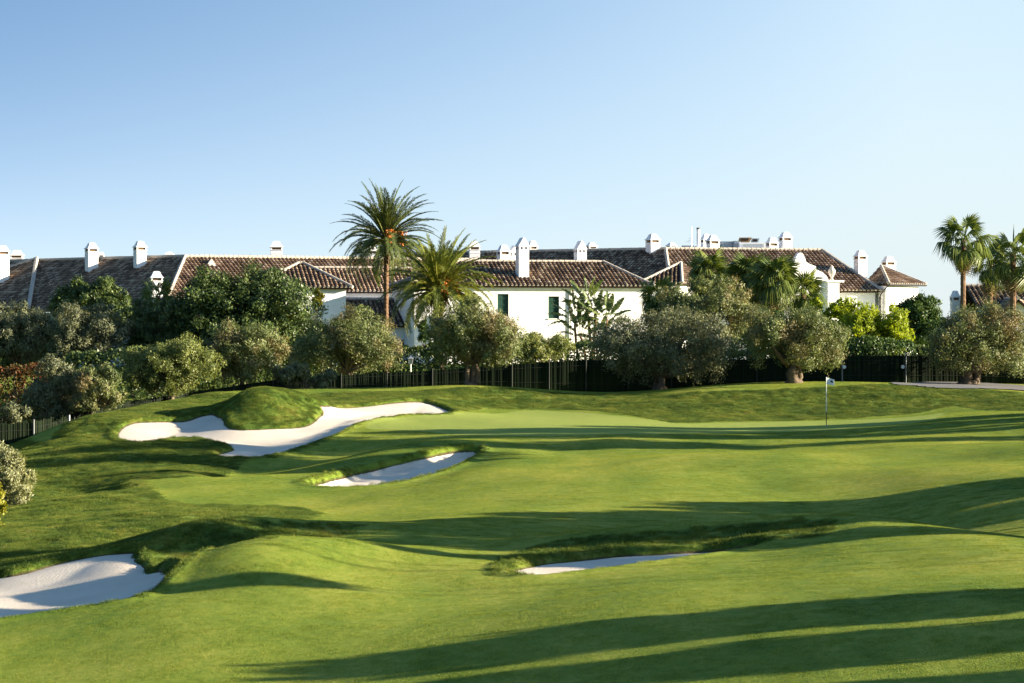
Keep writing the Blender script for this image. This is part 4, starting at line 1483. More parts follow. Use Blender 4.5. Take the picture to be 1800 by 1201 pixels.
# ---- dark roofed house at the right edge
h, L = house('cottage', 'dark tiled cottage with a small shaded gable at the right edge', (XX(1790, 163), 163, GZ))
x0, x1 = XH(1704, 164), XH(1990, 164)
A, B = (x0, 165.5, ZZ(504, 165.5)), (x1, 165.5, ZZ(504, 165.5))
ezc = ZZ(542, 161)
tile_slope(h, L, [A, B, (x1, 161, ezc), (x0, 161, ezc)], (1, 0, 0), 'tile_brown', spacing=.3, seed=30)
tile_slope(h, L, [B, A, (x0, 170, ezc), (x1, 170, ezc)], (1, 0, 0), 'tile_brown', spacing=.3, seed=31, mouths=False)
ridge_caps(h, L, A, B)
wall_prism(h, L, [(x0 + .3, 161.4), (x1 - .3, 161.4), (x1 - .3, 169.6), (x0 + .3, 169.6)], GZ - .6, ezc - .12)
gm = MB(); gm.prism_y([(-1.3, -3), (1.3, -3), (1.3, 0), (0, 0.95), (-1.3, 0)], 0, 3.2)
gm.build('gable', M['wall'], h, Vector((XH(1789, 158.5), 158.5, ZZ(556, 158.5))) - L)
gx_ = XH(1789, 158.5)
apx, az_, bz_ = (gx_, 158.2, ZZ(556, 158.5) + 1.03), 0, ZZ(556, 158.5) - .08
for s in (-1, 1):
    e0, e1 = (gx_ + s * 1.55, 158.2, bz_ - .1), (gx_ + s * 1.55, 162.5, bz_ - .1)
    tile_slope(h, L, [apx, (gx_, 162.5, apx[2]), e1, e0], (0, 1, 0), 'tile_sunlit', seed=33 + s)
ridge_caps(h, L, apx, (gx_, 162.5, apx[2]))
chimney(h, L, 1679, 17, 511, 540, 166, 0.1, deep=4.5)

# ---- rooftop plant on the service roof
HF = (0.0, 0.0, 0.0)
RG = 'rooftop plant on the flat service roof'


def plant(name, label, cat, px0, px1, y0, d, dep, mat, kind):
    x0, x1 = XH(px0, d), XH(px1, d); z0, z1 = fz, ZZ(y0, d)
    o = thing(name, label, cat, ((x0 + x1) / 2, d, z0), 0, RG)
    w = (x1 - x0) / 2; H = z1 - z0
    m = MB()
    if kind == 'unit':
        m.box(-w, w, -dep / 2, dep / 2, 0.06, H)
        m.build('casing', M[mat], o)
        f = MB(); f.box(-w * .95, -w * .8, -dep / 2, dep / 2, 0, .059).box(w * .8, w * .95, -dep / 2, dep / 2, 0, .059); f.build('feet', M['dark_metal'], o)['kind'] = 'stuff'
        gl = MB()
        for k in range(6):
            z = H * (.2 + .11 * k); gl.box(-w * .8, w * .8, -dep / 2 - .02, -dep / 2 - .003, z, z + H * .05)
        gl.build('grille', M['metal'], o)['kind'] = 'stuff'
    elif kind == 'cowl':
        m.box(-w * .55, w * .55, -dep / 2, dep / 2, 0, H * .72); m.build('duct', M['white_paint'] if mat == 'wall' else M[mat], o)
        c = MB(); c.prism_y([(-w, H * .721), (w * .7, H * .721), (w, H), (-w * .8, H)], -dep / 2, dep / 2); c.build('cowl', M[mat], o)
        v = MB(); v.prism_y([(-w * .8, H * .76), (w * .4, H * .76), (w * .5, H * .94), (-w * .7, H * .94)], -dep / 2 - .02, -dep / 2 - .003); v.build('opening', M['void'], o)
    return o


plant('air_handling_unit', 'dark grey air handling box on the roof left of the white plant box', 'air conditioner', 1264, 1288, 425, 216, 1.6, 'grey_unit', 'unit')
plant('air_handling_unit', 'slim slate grey box against the white plant box on the roof', 'air conditioner', 1289, 1298, 424, 215, 1.2, 'grey_unit', 'unit')
plant('plant_housing', 'wide white plant housing on the roof between the two chimney groups', 'air conditioner', 1299, 1346, 427, 214, 1.8, 'white_paint', 'unit')
plant('exhaust_cowl', 'brown open exhaust cowl above the white plant housing', 'vent', 1298, 1321, 418, 217, 1.0, 'vent', 'cowl')
plant('exhaust_cowl', 'small dark tilted cowl right of the brown one', 'vent', 1321, 1334, 419.5, 217, .9, 'grey_unit', 'cowl')
plant('condenser', 'low grey condenser beside the flue pipe on the roof', 'air conditioner', 1199, 1219, 432, 214, 1.2, 'grey_unit', 'unit')
plant('condenser', 'low dark condenser left of the paired rooftop chimneys', 'air conditioner', 1222, 1240, 433, 215.5, 1.2, 'grey_unit', 'unit')
o = thing('flue_pipe', 'tall white flue pipe with dark tip rising from the roof', 'flue', (XH(1227.5, 214), 214, fz), 0, RG)
m = MB(); Hf = ZZ(403, 214) - fz; m.tube([(0, 0, 0), (0, 0, Hf)], [.15, .15], 12); m.build('pipe', M['white_paint'], o, smooth=False)
m = MB(); m.tube([(0, 0, Hf), (0, 0, Hf + .12)], [.16, .16], 12); m.build('tip', M['dark_metal'], o)
o = thing('roof_antenna', 'thin aerial mast with short crossbars on the roof', 'antenna', (XH(1216, 213), 213, fz), 0, RG)
m = MB(); Ha = ZZ(398, 213) - fz; m.tube([(0, 0, 0), (0, 0, Ha)], [.022, .012], 6); m.build('mast', M['metal'], o)
for k, (z, w) in enumerate(((.35, .5), (.42, .35), (.5, .25))):
    m = MB(); m.tube([(-w, 0, Ha * z), (w * .4, .1, Ha * z)], [.015, .015], 5); m.build('crossbar', M['metal'], o)
# ------------------------------------------------------------------ trees, palms and shrubs
OG = 'olive trees along the fence'
broad_tree('olive_tree', 'gnarled olive with pale lit trunk standing right of the lantern', 'olive tree', (752, 942, 530, 662), 133, 'olive', 826, 30000, 0.15, nl=34, tw=0.30, seed=21, stems=4, group=OG, fill=.4, sink=.05)
broad_tree('olive_tree', 'small olive half hidden behind the lit trunk olive, beside the fence', 'olive tree', (895, 1015, 580, 655), 141, 'olive_green', 960, 10000, 0.15, nl=18, tw=0.12, seed=22, group=OG)
broad_tree('olive_tree', 'wide round olive left of the lantern above the sand bunker', 'olive tree', (512, 708, 536, 682), 140, 'olive', 610, 28000, 0.15, nl=36, tw=0.2, seed=23, group=OG)
broad_tree('olive_tree', 'broad shaded olive right of the banana plant', 'olive tree', (1045, 1295, 536, 694), 134, 'olive_grey', 1160, 32000, 0.15, nl=40, tw=0.28, seed=24, group=OG, stems=3)
broad_tree('olive_tree', 'olive behind the broad shaded one, below the fan palms', 'olive tree', (1150, 1335, 494, 612), 146, 'olive', 1240, 20000, 0.16, nl=28, tw=0.2, seed=25, group=OG)
broad_tree('olive_tree', 'sprawling brownish olive with bare pale branches behind the flag', 'olive tree', (1282, 1496, 534, 668), 131.5, 'olive', 1395, 26000, 0.14, nl=34, tw=0.34, seed=26, stems=4, group=OG, fill=.4)
broad_tree('olive_tree', 'large olive at the right edge beside the cart path', 'olive tree', (1622, 1835, 524, 682), 134.5, 'olive', 1702, 32000, 0.15, nl=36, tw=0.42, seed=27, stems=4, group=OG)
broad_tree('olive_tree', 'bushy green olive at the left above the large bunker', 'olive tree', (216, 386, 588, 712), 131, 'olive_green', 302, 26000, 0.15, nl=30, tw=0.2, seed=28, stems=2, group=OG)
broad_tree('olive_tree', 'brown tinged olive between the bushy one and the grassy knoll', 'olive tree', (345, 502, 560, 690), 135, 'olive', 430, 22000, 0.15, nl=28, tw=0.16, seed=29, group=OG)
broad_tree('olive_tree', 'thin topped olive at the far left in front of the red creeper', 'olive tree', (45, 150, 626, 755), 128, 'olive_grey', 95, 15000, 0.15, nl=22, tw=0.14, seed=30, group=OG)
broad_tree('olive_tree', 'straw coloured olive right of the red creeper hedge', 'olive tree', (112, 222, 632, 740), 127, 'olive', 160, 14000, 0.15, nl=20, tw=0.14, seed=31, group=OG)
broad_tree('olive_tree', 'low dark olive at the left frame edge below the creeper', 'olive tree', (-70, 45, 690, 770), 126, 'olive_grey', -15, 9000, 0.15, nl=14, tw=0.12, seed=32, group=OG)
broad_tree('olive_tree', 'pale olive clump leaning in at the left edge', 'olive tree', (-70, 64, 774, 902), 84, 'olive_pale', 8, 15000, 0.13, nl=20, tw=0.10, seed=33, stems=2, fill=.15)
broad_tree('yellow_shrub', 'yellow leaved shrub cut by the left frame edge', 'shrub', (-62, 24, 835, 978), 74, 'yellow', -30, 9000, 0.10, aspect=.6, nl=16, tw=0.07, seed=34, stems=3, low=-.9, bottom=-1)
broad_tree('grey_shrub', 'low grey green shrub behind the grassy knoll', 'shrub', (488, 592, 636, 694), 133, 'olive_grey', 540, 9000, 0.16, nl=16, tw=0.07, seed=35, stems=3, low=-.9, up=.7, bottom=-1)
broad_tree('evergreen_tree', 'tall dense dark evergreen left of the date palms', 'tree', (300, 562, 463, 660), 150, 'carob', 430, 46000, 0.19, aspect=.55, nl=46, lr=(.32, .44), fill=.7, tw=0.3, seed=36, stems=2, bark='bark_dark', low=-.8)
broad_tree('evergreen_tree', 'dark rounded treetop in front of the dark roof', 'tree', (88, 256, 487, 590), 168, 'carob', 170, 20000, 0.22, aspect=.55, nl=28, tw=0.22, seed=37, bark='bark_dark')
TG = 'tall grey screening trees on the left'
broad_tree('screen_tree', 'tall grey green screening tree at the left edge', 'tree', (-45, 110, 520, 660), 150, 'olive_grey', 30, 22000, 0.19, aspect=.3, nl=30, tw=0.16, seed=38, group=TG, up=.9, low=-.95, spray=.28)
broad_tree('screen_tree', 'grey green screening tree under the dark rounded treetop', 'tree', (80, 232, 524, 660), 149, 'olive_grey', 155, 22000, 0.19, aspect=.3, nl=30, tw=0.16, seed=39, group=TG, up=.9, low=-.95, spray=.28)
broad_tree('screen_tree', 'shaded screening tree left of the tall dense evergreen', 'tree', (205, 345, 515, 660), 151, 'carob', 270, 20000, 0.19, aspect=.3, nl=28, tw=0.16, seed=40, group=TG, up=.9, low=-.95, spray=.28)
broad_tree('lime_shrub', 'bright lime green rounded shrub below the pavilion', 'shrub', (1445, 1612, 530, 650), 142, 'bright', 1535, 22000, 0.15, aspect=.6, nl=34, lr=(.24, .36), tw=0.12, seed=41, stems=3, low=-.9, bottom=-1)
broad_tree('lime_shrub', 'bright green shrub under the urn left of the lime shrub', 'shrub', (1405, 1520, 520, 600), 147, 'bright', 1462, 12000, 0.15, aspect=.6, nl=22, lr=(.24, .36), tw=0.10, seed=42, stems=3, low=-.9)
broad_tree('leafy_tree', 'dark green tree between the pavilion and the right olive', 'tree', (1562, 1672, 522, 640), 146, 'midgreen', 1610, 16000, 0.17, aspect=.55, nl=26, tw=0.16, seed=43, bark='bark_dark', low=-.8)
broad_tree('climbing_shrub', 'yellowing twiggy shrub under the left fan palm', 'shrub', (1205, 1300, 478, 560), 158, 'olive', 1250, 9000, 0.16, nl=18, tw=0.10, seed=44, stems=3)
broad_tree('climbing_shrub', 'thin leafy shrub against the sunlit wall by the palm trunk', 'shrub', (732, 775, 560, 640), 150, 'midgreen', 752, 2600, 0.15, aspect=.5, nl=12, tw=0.05, seed=45, stems=3, low=-.9)
broad_tree('climbing_shrub', 'golden leaved shrub tip beside the annex wall', 'shrub', (540, 572, 505, 560), 158, 'yellow', 556, 1500, 0.16, aspect=.5, nl=8, tw=0.05, seed=46, stems=2)

broad_tree('evergreen_tree', 'dark evergreen filling the gap under the long roof behind the left olives', 'tree', (235, 400, 540, 665), 158, 'carob', 320, 20000, 0.22, aspect=.5, nl=28, tw=0.22, seed=61, bark='bark_dark')
broad_tree('evergreen_tree', 'dark evergreen behind the wide round olive, against the annex', 'tree', (455, 575, 535, 665), 157, 'carob', 515, 16000, 0.2, aspect=.5, nl=24, tw=0.2, seed=62, bark='bark_dark')
broad_tree('evergreen_tree', 'dark evergreen at the far left behind the screening trees', 'tree', (-60, 130, 545, 680), 160, 'carob', 40, 20000, 0.22, aspect=.5, nl=28, tw=0.22, seed=63, bark='bark_dark')
broad_tree('evergreen_tree', 'dark bush behind the broad shaded olive, at the corner of the white house', 'tree', (1125, 1215, 520, 620), 160, 'midgreen', 1170, 10000, 0.2, aspect=.5, nl=18, tw=0.15, seed=64, bark='bark_dark')
broad_tree('evergreen_tree', 'dark foliage between the sprawling olive and the fan palm cluster', 'tree', (1270, 1440, 540, 640), 155, 'midgreen', 1350, 16000, 0.2, aspect=.5, nl=24, tw=0.18, seed=65, bark='bark_dark')

# palms
feather_palm('date_palm', 'tall date palm with orange fruit above the roofs', (XX(678, 158), 158, ZC - 3.3), ZZ(422, 158) - ZC + 3.3, 84, 3.8, 0.54, 'date_leaf', rt=.18, seed=3, crownfrac=(1.5, -0.42), trunk_lean=(0.05, 0), dates=4)
feather_palm('date_palm', 'lower bushy date palm right of the tall one', (XX(771, 152), 152, ZC - 3.2), ZZ(510, 152) - ZC + 3.2, 104, 3.8, 0.54, 'canary_leaf', rt=.34, seed=4, crownfrac=(1.5, -0.3), dates=2)
for i, (px, yc, d, H_, lab, kw) in enumerate([
        (1693, 420, 150, 0, 'tallest fan palm, slim trunk against the sky at right', dict(nf=30, R=1.0, pet=.95, rt=.16, skirt=5)),
        (1741, 462, 158, 0, 'short fan palm between two taller ones at the right', dict(nf=26, R=.92, pet=.8, rt=.15, skirt=5)),
        (1781, 448, 152, 0, 'fan palm with upright spear at the right frame edge', dict(nf=28, R=1.05, pet=.95, rt=.18, skirt=6, spear=True)),
        (1246, 478, 172, 0, 'fan palm with crown in front of the sunlit roof, leftmost of the cluster', dict(nf=34, R=1.15, pet=.75, rt=.2, skirt=8)),
        (1318, 487, 168, 0, 'fan palm in the middle of the cluster with hanging fronds', dict(nf=44, R=1.25, pet=.85, rt=.2, skirt=12)),
        (1362, 492, 165, 0, 'fan palm with drooping pale fronds left of the curved gable', dict(nf=44, R=1.25, pet=.85, rt=.2, skirt=14)),
        (1412, 515, 166, 0, 'small fan palm overlapping the curved gable', dict(nf=34, R=1.1, pet=.75, rt=.18, skirt=8)),
        (1158, 520, 172, 0, 'pale fan palm tucked against the corner of the white house', dict(nf=26, R=1.0, pet=.7, rt=.15, skirt=4)),
        (278, 520, 160, 0, 'small fan palm peeping over the trees below the lone chimney', dict(nf=26, R=.8, pet=.6, rt=.15, skirt=3))]):
    fan_palm('fan_palm', lab, (XX(px, d), d, ZC - 3.2), ZZ(yc, d) - ZC + 3.2, seed=50 + i, **kw)

# banana plant against the house
random.seed(9)
bx_, by_ = XX(1040, 177.2), 177.2
bp = thing('banana_plant', 'clump of tall banana plants against the white house wall', 'banana plant', (bx_, by_, ZC - 3.3))
pm = [paddle_mesh('leaf', 1.5, .27, dr, 60 + k) for k, dr in enumerate((.05, .2, .45, .9))]
for me in pm:
    me.materials.append(M['banana_leaf'])
for (px, yt, wd, fa) in ((1012, 560, .10, .2), (1030, 535, .12, -.2), (1047, 552, .11, .4), (1066, 562, .1, 0.), (1020, 590, .09, -.4), (1052, 594, .09, .3)):
    x = XX(px, by_) - bx_; H_ = ZZ(yt, by_) - ZC + 3.3
    st = MB(); base = Vector((x * .6, random.uniform(-.4, .4), -.1)); top = Vector((x, random.uniform(-.4, .3), H_))
    limb(st, base, top, wd, wd * .8, .12, 6, 8)
    st.build('stem', M['palm_bark'], bp, smooth=True)
    # leaves stand in one plane like an open fan, the oldest hanging
    for i in range(9):
        t = i / 8
        side_ = 1 if i % 2 else -1
        az = fa + (0 if side_ > 0 else math.pi) + random.uniform(-.25, .25)
        e = 1.5 - 1.55 * t + random.uniform(-.08, .08)
        f = put('leaf', pm[min(3, int(t * 2.6 + random.uniform(0, .9)))], None, bp)
        f.location = top + Vector((0, 0, -.25 * t)); f.rotation_euler = (random.uniform(.2, 1.1) * side_, -e, az)
        s = random.uniform(.85, 1.1) * (1 - .15 * t); f.scale = (s, s, s)

# hedges; dark runs extended behind the fence to supply the shade under trees
def hpts(*pd):
    return [(XX(p, d), d) for p, d in pd]


leafy_block('creeper_hedge', 'hedge of red and green creeper at the far left', 'hedge', hpts((-60, 141), (30, 141), (122, 142)), 2.5, 1.2, 'creeper', 9000, .16, zt=[ZZ(646, 141), ZZ(646, 141), ZZ(648, 142)])
leafy_block('clipped_hedge', 'dark clipped hedge in shade behind the left olives', 'hedge', hpts((118, 144), (200, 144), (330, 145)), 2.4, 1.2, 'carob', 9000, .17, zt=[ZZ(628, 144), ZZ(618, 144), ZZ(612, 145)])
leafy_block('clipped_hedge', 'added dark hedge closing the bright gaps under the wide round olive and the tall evergreen', 'hedge', hpts((320, 146), (480, 147), (668, 148)), 2.4, 1.4, 'carob', 14000, .17, zt=[ZZ(634, 146), ZZ(626, 147), ZZ(614, 148)])
leafy_block('clipped_hedge', 'dark clipped hedge behind the lantern', 'hedge', hpts((660, 150), (760, 150), (900, 150), (1130, 150)), 2.4, 1.4, 'carob', 16000, .17, zt=[ZZ(611, 150), ZZ(611, 150), ZZ(608, 150), ZZ(604, 150)])
leafy_block('clipped_hedge', 'shaded rounded hedge above the fence left of the cart path', 'hedge', hpts((1478, 139.5), (1540, 139.5), (1600, 140)), 2.4, 1.6, 'midgreen', 12000, .15, zt=[ZZ(601, 139.5), ZZ(594, 139.5), ZZ(606, 140)], top_round=.9)
leafy_block('clipped_hedge', 'added dark hedge darkening the gaps behind the fence under the right olives', 'hedge', hpts((1120, 142), (1300, 142), (1480, 142)), 2.0, 1.4, 'carob', 12000, .17, zt=[ZZ(615, 142), ZZ(618, 142), ZZ(618, 142)])
leafy_block('clipped_hedge', 'added dark hedge darkening the gaps behind the fence at the right frame edge', 'hedge', hpts((1600, 142), (1750, 142), (1900, 142)), 2.0, 1.4, 'carob', 10000, .17, zt=[ZZ(612, 142), ZZ(612, 142), ZZ(615, 142)])

# trees beyond the right frame edge, whose shadows cross the fairway
SG = 'trees beyond the right frame edge that shade the fairway'


def off_tree(x, y, h, r, label, seed, mat='carob', nl=26, stem=0.35, rzf=None, tw=.2):
    """(world position) tall roadside tree standing out of frame"""
    d = y
    px = 900 + x / d * F
    top = T1(x, y) + h
    rz_ = (rzf or h * stem)
    y0 = HOR - (top - ZC) / d * F; y1 = HOR - (top - 2 * rz_ - ZC) / d * F
    rp = r / d * F
    broad_tree('shade_tree', label, 'tree', (px - rp, px + rp, y0, y1), d, mat, px, 4500, .38, aspect=.6, nl=nl, tw=tw, seed=seed, group=SG, bark='bark_dark', fill=.5)


OFF = [
    # (x, y, height, crown radius, share of height that is half the crown, trunk, label)
    (17.5, 40.6, 3.9, 2.0, .46, .2, 'broad shade tree nearest the camera beyond the right edge'),
    (20.0, 37.0, 4.5, 1.7, .46, .2, 'second shade tree nearest the camera beyond the right edge'),
    (23.0, 33.4, 5.8, 1.7, .46, .2, 'third shade tree nearest the camera beyond the right edge'),
    (24.0, 47.8, 8.6, 0.9, .17, .06, 'slim high crowned tree beside the near fairway beyond the right edge'),
    (25.0, 51.6, 11.0, 1.1, .14, .06, 'tallest slim tree beside the front bunker beyond the right edge'),
    (21.0, 54.6, 5.6, 2.0, .47, .2, 'low crowned shade tree abreast of the front bunker sand'),
    (22.5, 58.0, 9.6, 2.4, .47, .2, 'full shade tree abreast of the front bunker bank'),
    (23.5, 61.4, 9.4, 2.6, .47, .2, 'shade tree abreast of the front bunker beyond the right edge'),
    (24.0, 64.6, 7.0, 2.7, .47, .2, 'wide shade tree abreast of the dip behind the front bunker'),
    (25.0, 68.0, 5.6, 2.7, .47, .2, 'middle low shade tree beyond the right edge behind the front bunker'),
    (26.0, 71.4, 4.6, 2.4, .47, .2, 'lowest shade tree beyond the right edge behind the front bunker'),
    (30.0, 93.0, 9.2, 3.2, .15, .08, 'slim high crowned tree abreast of the narrow bunker'),
    (29.5, 98.8, 12.5, 3.0, .47, .2, 'tall shade tree abreast of the apron beyond the right edge'),
    (30.5, 102.8, 12.5, 3.0, .47, .2, 'shade tree abreast of the green front beyond the right edge'),
    (31.5, 106.8, 9.0, 3.2, .47, .2, 'shade tree abreast of the flag beyond the right edge'),
    (32.5, 111.0, 6.4, 3.0, .47, .2, 'low shade tree abreast of the green back beyond the right edge'),
]
for i, (x, y, hh, r, st, tw_, lab) in enumerate(OFF):
    off_tree(x, y, hh, r, lab, 80 + i, stem=st, tw=tw_)

# ------------------------------------------------------------------ fence, lantern, flag
FEN = [(-120, 123.5, 752), (60, 125.5, 741), (200, 129, 708), (340, 132.5, 690), (480, 135.5, 668), (600, 136.5, 660), (760, 137.5, 651), (900, 138, 640), (1030, 138.5, 631), (1180, 138, 634), (1330, 137.5, 630), (1480, 136.5, 625), (1592, 137, 624), (1700, 137.5, 626), (1800, 137.5, 628), (1950, 137.5, 630)]


def reed_mesh(L_, hz0, hz1, dz, seed):
    """screen of upright reeds between two posts, L_ long, with tie wires"""
    r = random.Random(seed); m = MB()
    n = int(L_ / 0.055)
    for i in range(n):
        t = (i + .5) / n; x = t * L_ + r.uniform(-.015, .015)
        m.var = r.random()
        h = (hz0 + (hz1 - hz0) * t) * r.uniform(.965, 1.03)
        y = r.uniform(-.03, .03); w = r.uniform(.022, .036); le = r.uniform(-.03, .03)
        z0 = dz * t - .25
        m.add([(x - w, y - .012, z0), (x + w, y - .012, z0), (x, y + .03, z0), (x - w * .8 + le, y - .012, h), (x + w * .8 + le, y - .012, h), (x + le, y + .025, h)],
              [(0, 1, 4, 3), (1, 2, 5, 4), (2, 0, 3, 5), (3, 4, 5)])
    m.var = 0.15
    q = [(0, .035, -.3), (L_, .035, dz - .3), (L_, .035, hz1 * .97), (0, .035, hz0 * .97)]
    m.add(q + [(a, b + .012, c) for a, b, c in q], [(0, 1, 2, 3), (7, 6, 5, 4), (3, 2, 6, 7), (0, 3, 7, 4), (1, 5, 6, 2)])
    return m.mesh('reed_panel')


fl = Vector((XX(FEN[0][0], FEN[0][1]), FEN[0][1], 0)); fl.z = T1(fl.x, fl.y)
fence = thing('reed_fence', 'dark green reed screen fence on posts along the edge of the course', 'fence', fl)
for i in range(len(FEN) - 1):
    (p0, d0, y0), (p1, d1_, y1) = FEN[i], FEN[i + 1]
    a, b = Vector((XX(p0, d0), d0, 0)), Vector((XX(p1, d1_), d1_, 0))
    n = max(1, round((b - a).length / 2.6))
    for k in range(n):
        q0, q1 = a.lerp(b, k / n), a.lerp(b, (k + 1) / n)
        t0, t1 = ZZ(y0, d0) + (ZZ(y1, d1_) - ZZ(y0, d0)) * k / n, ZZ(y0, d0) + (ZZ(y1, d1_) - ZZ(y0, d0)) * (k + 1) / n
        g0, g1 = T1(q0.x, q0.y), T1(q1.x, q1.y)
        me = reed_mesh((q1 - q0).length, max(.5, t0 - g0), max(.5, t1 - g0), g1 - g0, i * 20 + k)
        me.materials.append(M['reed'])
        pn = put('reed_panel', me, None, fence, Vector((q0.x, q0.y, g0)) - fl, (0, 0, math.atan2(q1.y - q0.y, q1.x - q0.x)))
        w = MB()
        for f in (.25, .8):
            w.tube([(0, -.05, (t0 - g0) * f), ((q1 - q0).length, -.05, (t1 - g0) * f)], [.008, .008], 4)
        w.build('tie_wire', M['post'], pn)['kind'] = 'stuff'
        pm_ = MB(); pm_.tube([(0, -.085, -.3), (0, -.085, t0 - g0 + .06)], [.042, .042], 8)
        pm_.lathe([(.05, t0 - g0 + .061), (.05, t0 - g0 + .08), (.015, t0 - g0 + .11)], 8, 0, -.085)
        pm_.build('post', M['galv_post'] if (i in (0, 1, 11, 12)) and k == 0 else M['post'], fence, Vector((q0.x, q0.y, g0)) - fl)

# round white markers on the screen beside the path
for px, d, y in ((1483.5, 136.4, 645), (1586.5, 136.9, 645)):
    m = MB(); m.tube([(0, -.12, 0), (0, -.10, 0)], [.10, .10], 14)
    m.build('marker_disc', M['white_paint'], fence, Vector((XX(px, d), d, ZZ(y, d))) - fl)
# short marker stakes at the left crest
for px, d, lab in ((122, 118.5, 'short pale stake at the crest left of the large bunker'), ):
    x = XX(px, d); z = float(ground_z(np.array([x]), np.array([d]))[0])
    o = thing('marker_stake', lab, 'stake', (x, d, z))
    m = MB(); m.tube([(0, 0, -.2), (0, 0, .42)], [.03, .028], 8); m.build('stake', M['white_paint'], o)
    m = MB(); m.lathe([(.034, .421), (.034, .45), (.01, .475)], 8); m.build('cap', M['metal'], o)

# lantern on a post behind the fence
lx, ly = XX(722, 140), 140
lz = T1(lx, ly)
o = thing('street_lantern', 'white lantern on a slim post behind the fence', 'lantern', (lx, ly, lz))
H0 = ZZ(640, ly) - lz; H1 = ZZ(625, ly) - lz
m = MB(); m.lathe([(.07, -.1), (.07, .25), (.035, .3), (.035, H0 - .05), (.06, H0)], 10); m.build('post', M['white_paint'], o)
hd = H1 - H0
m = MB(); m.frustum(.07, .07, H0 + .01, .12, .12, H0 + hd * .62); lm = m.build('lamp_glass', M['glass'], o)
m = MB()
for sx in (-1, 1):
    for sy in (-1, 1):
        m.tube([(sx * .075, sy * .075, H0 + .01), (sx * .125, sy * .125, H0 + hd * .62)], [.012, .012], 5)
m.build('lamp_frame', M['metal'], o)['kind'] = 'stuff'
m = MB(); m.frustum(.16, .16, H0 + hd * .62, .05, .05, H0 + hd * .86); m.frustum(.03, .03, H0 + hd * .86, .02, .02, H1); m.build('lamp_roof', M['metal'], o)

# flag in the hole
fxp, fd = XX(1452.5, 114), 114.0
fz0 = float(ground_z(np.array([fxp]), np.array([fd]))[0])
o = thing('golf_flag', 'white golf flag with dark emblem on a thin pin in the green', 'flag', (fxp, fd, fz0))
ht = ZZ(663, fd) - fz0
spl = ZZ(724, fd) - fz0
m = MB(); m.tube([(0, 0, spl), (0, 0, ht)], [.020, .017], 8); m.build('pin', M['white_paint'], o)
m = MB(); m.tube([(0, 0, -.05), (0, 0, spl)], [.017, .017], 8); m.build('lower_pin', M['black_paint'], o)
m = MB(); m.lathe([(.054, .004), (.054, .012), (.045, .012), (.045, .006)], 16); m.build('cup', M['white_paint'], o)
# flag cloth: a waving sheet with thickness
def cloth_pt(u, v):
    x = .02 + .33 * u
    y = .035 * math.sin(u * 5.2) * u
    drop_ = -.10 * u ** 1.5
    hgt = .31 * (1 - .06 * u)
    return Vector((x, y, ht - .02 + drop_ * (1 - .3 * v) - hgt * v))
nu, nv = 14, 8
vs, fs = [], []
for s in (0, 1):
    for i in range(nu + 1):
        for j in range(nv + 1):
            vs.append(cloth_pt(i / nu, j / nv) + Vector((0, .004 * s, 0)))
st_ = (nu + 1) * (nv + 1)
for i in range(nu):
    for j in range(nv):
        a = i * (nv + 1) + j
        fs.append((a, a + 1, a + nv + 2, a + nv + 1)); fs.append((st_ + a, st_ + a + nv + 1, st_ + a + nv + 2, st_ + a + 1))
m = MB().add(vs, fs); cl = m.build('cloth', M['white_paint'], o, smooth=True)
m = MB(); vs, fs = [], []
ring = []
for k in range(20):
    a = 2 * math.pi * k / 20
    rr_ = 1 + .12 * math.cos(3 * a)
    u = .66 + .19 * math.cos(a) * rr_; v = .47 + .17 * math.sin(a) * rr_
    vs.append(cloth_pt(u, v) + Vector((0, -.006, 0)))
m.add(vs, [tuple(range(20))])
m.build('emblem', M['black_paint'], cl)

# ------------------------------------------------------------------ turf blades


def blade_patch(name, n, r, h0, h1, w, lean, seed):
    g = np.random.default_rng(seed)
    a = g.uniform(0, 2 * np.pi, n); rr_ = r * np.sqrt(g.random(n))
    b = np.stack([rr_ * np.cos(a), rr_ * np.sin(a), np.full(n, -.008)], 1)
    hh = g.uniform(h0, h1, n); th = g.uniform(0, 2 * np.pi, n)
    side = np.stack([np.cos(th), np.sin(th), np.zeros(n)], 1) * (w * g.uniform(.6, 1.3, n))[:, None]
    la = g.uniform(0, 2 * np.pi, n); lm_ = hh * lean * g.uniform(.1, 1.2, n)
    tip = b + np.stack([np.cos(la) * lm_, np.sin(la) * lm_, hh], 1)
    V = np.stack([b - side, b + side, tip], 1).reshape(-1, 3)
    return mesh_np(name, V, None, np.arange(n * 3).reshape(n, 3), attrs={'var': np.repeat(g.random(n), 3)})


M['blade_fair'] = make_blade_mat('fairway_blade', 0.0, 0.0, 1.0)
M['blade_green'] = make_blade_mat('green_blade', 0.0, 1.0, 1.0)
M['blade_rough'] = make_blade_mat('rough_blade', 1.0, 0.0, 1.0)


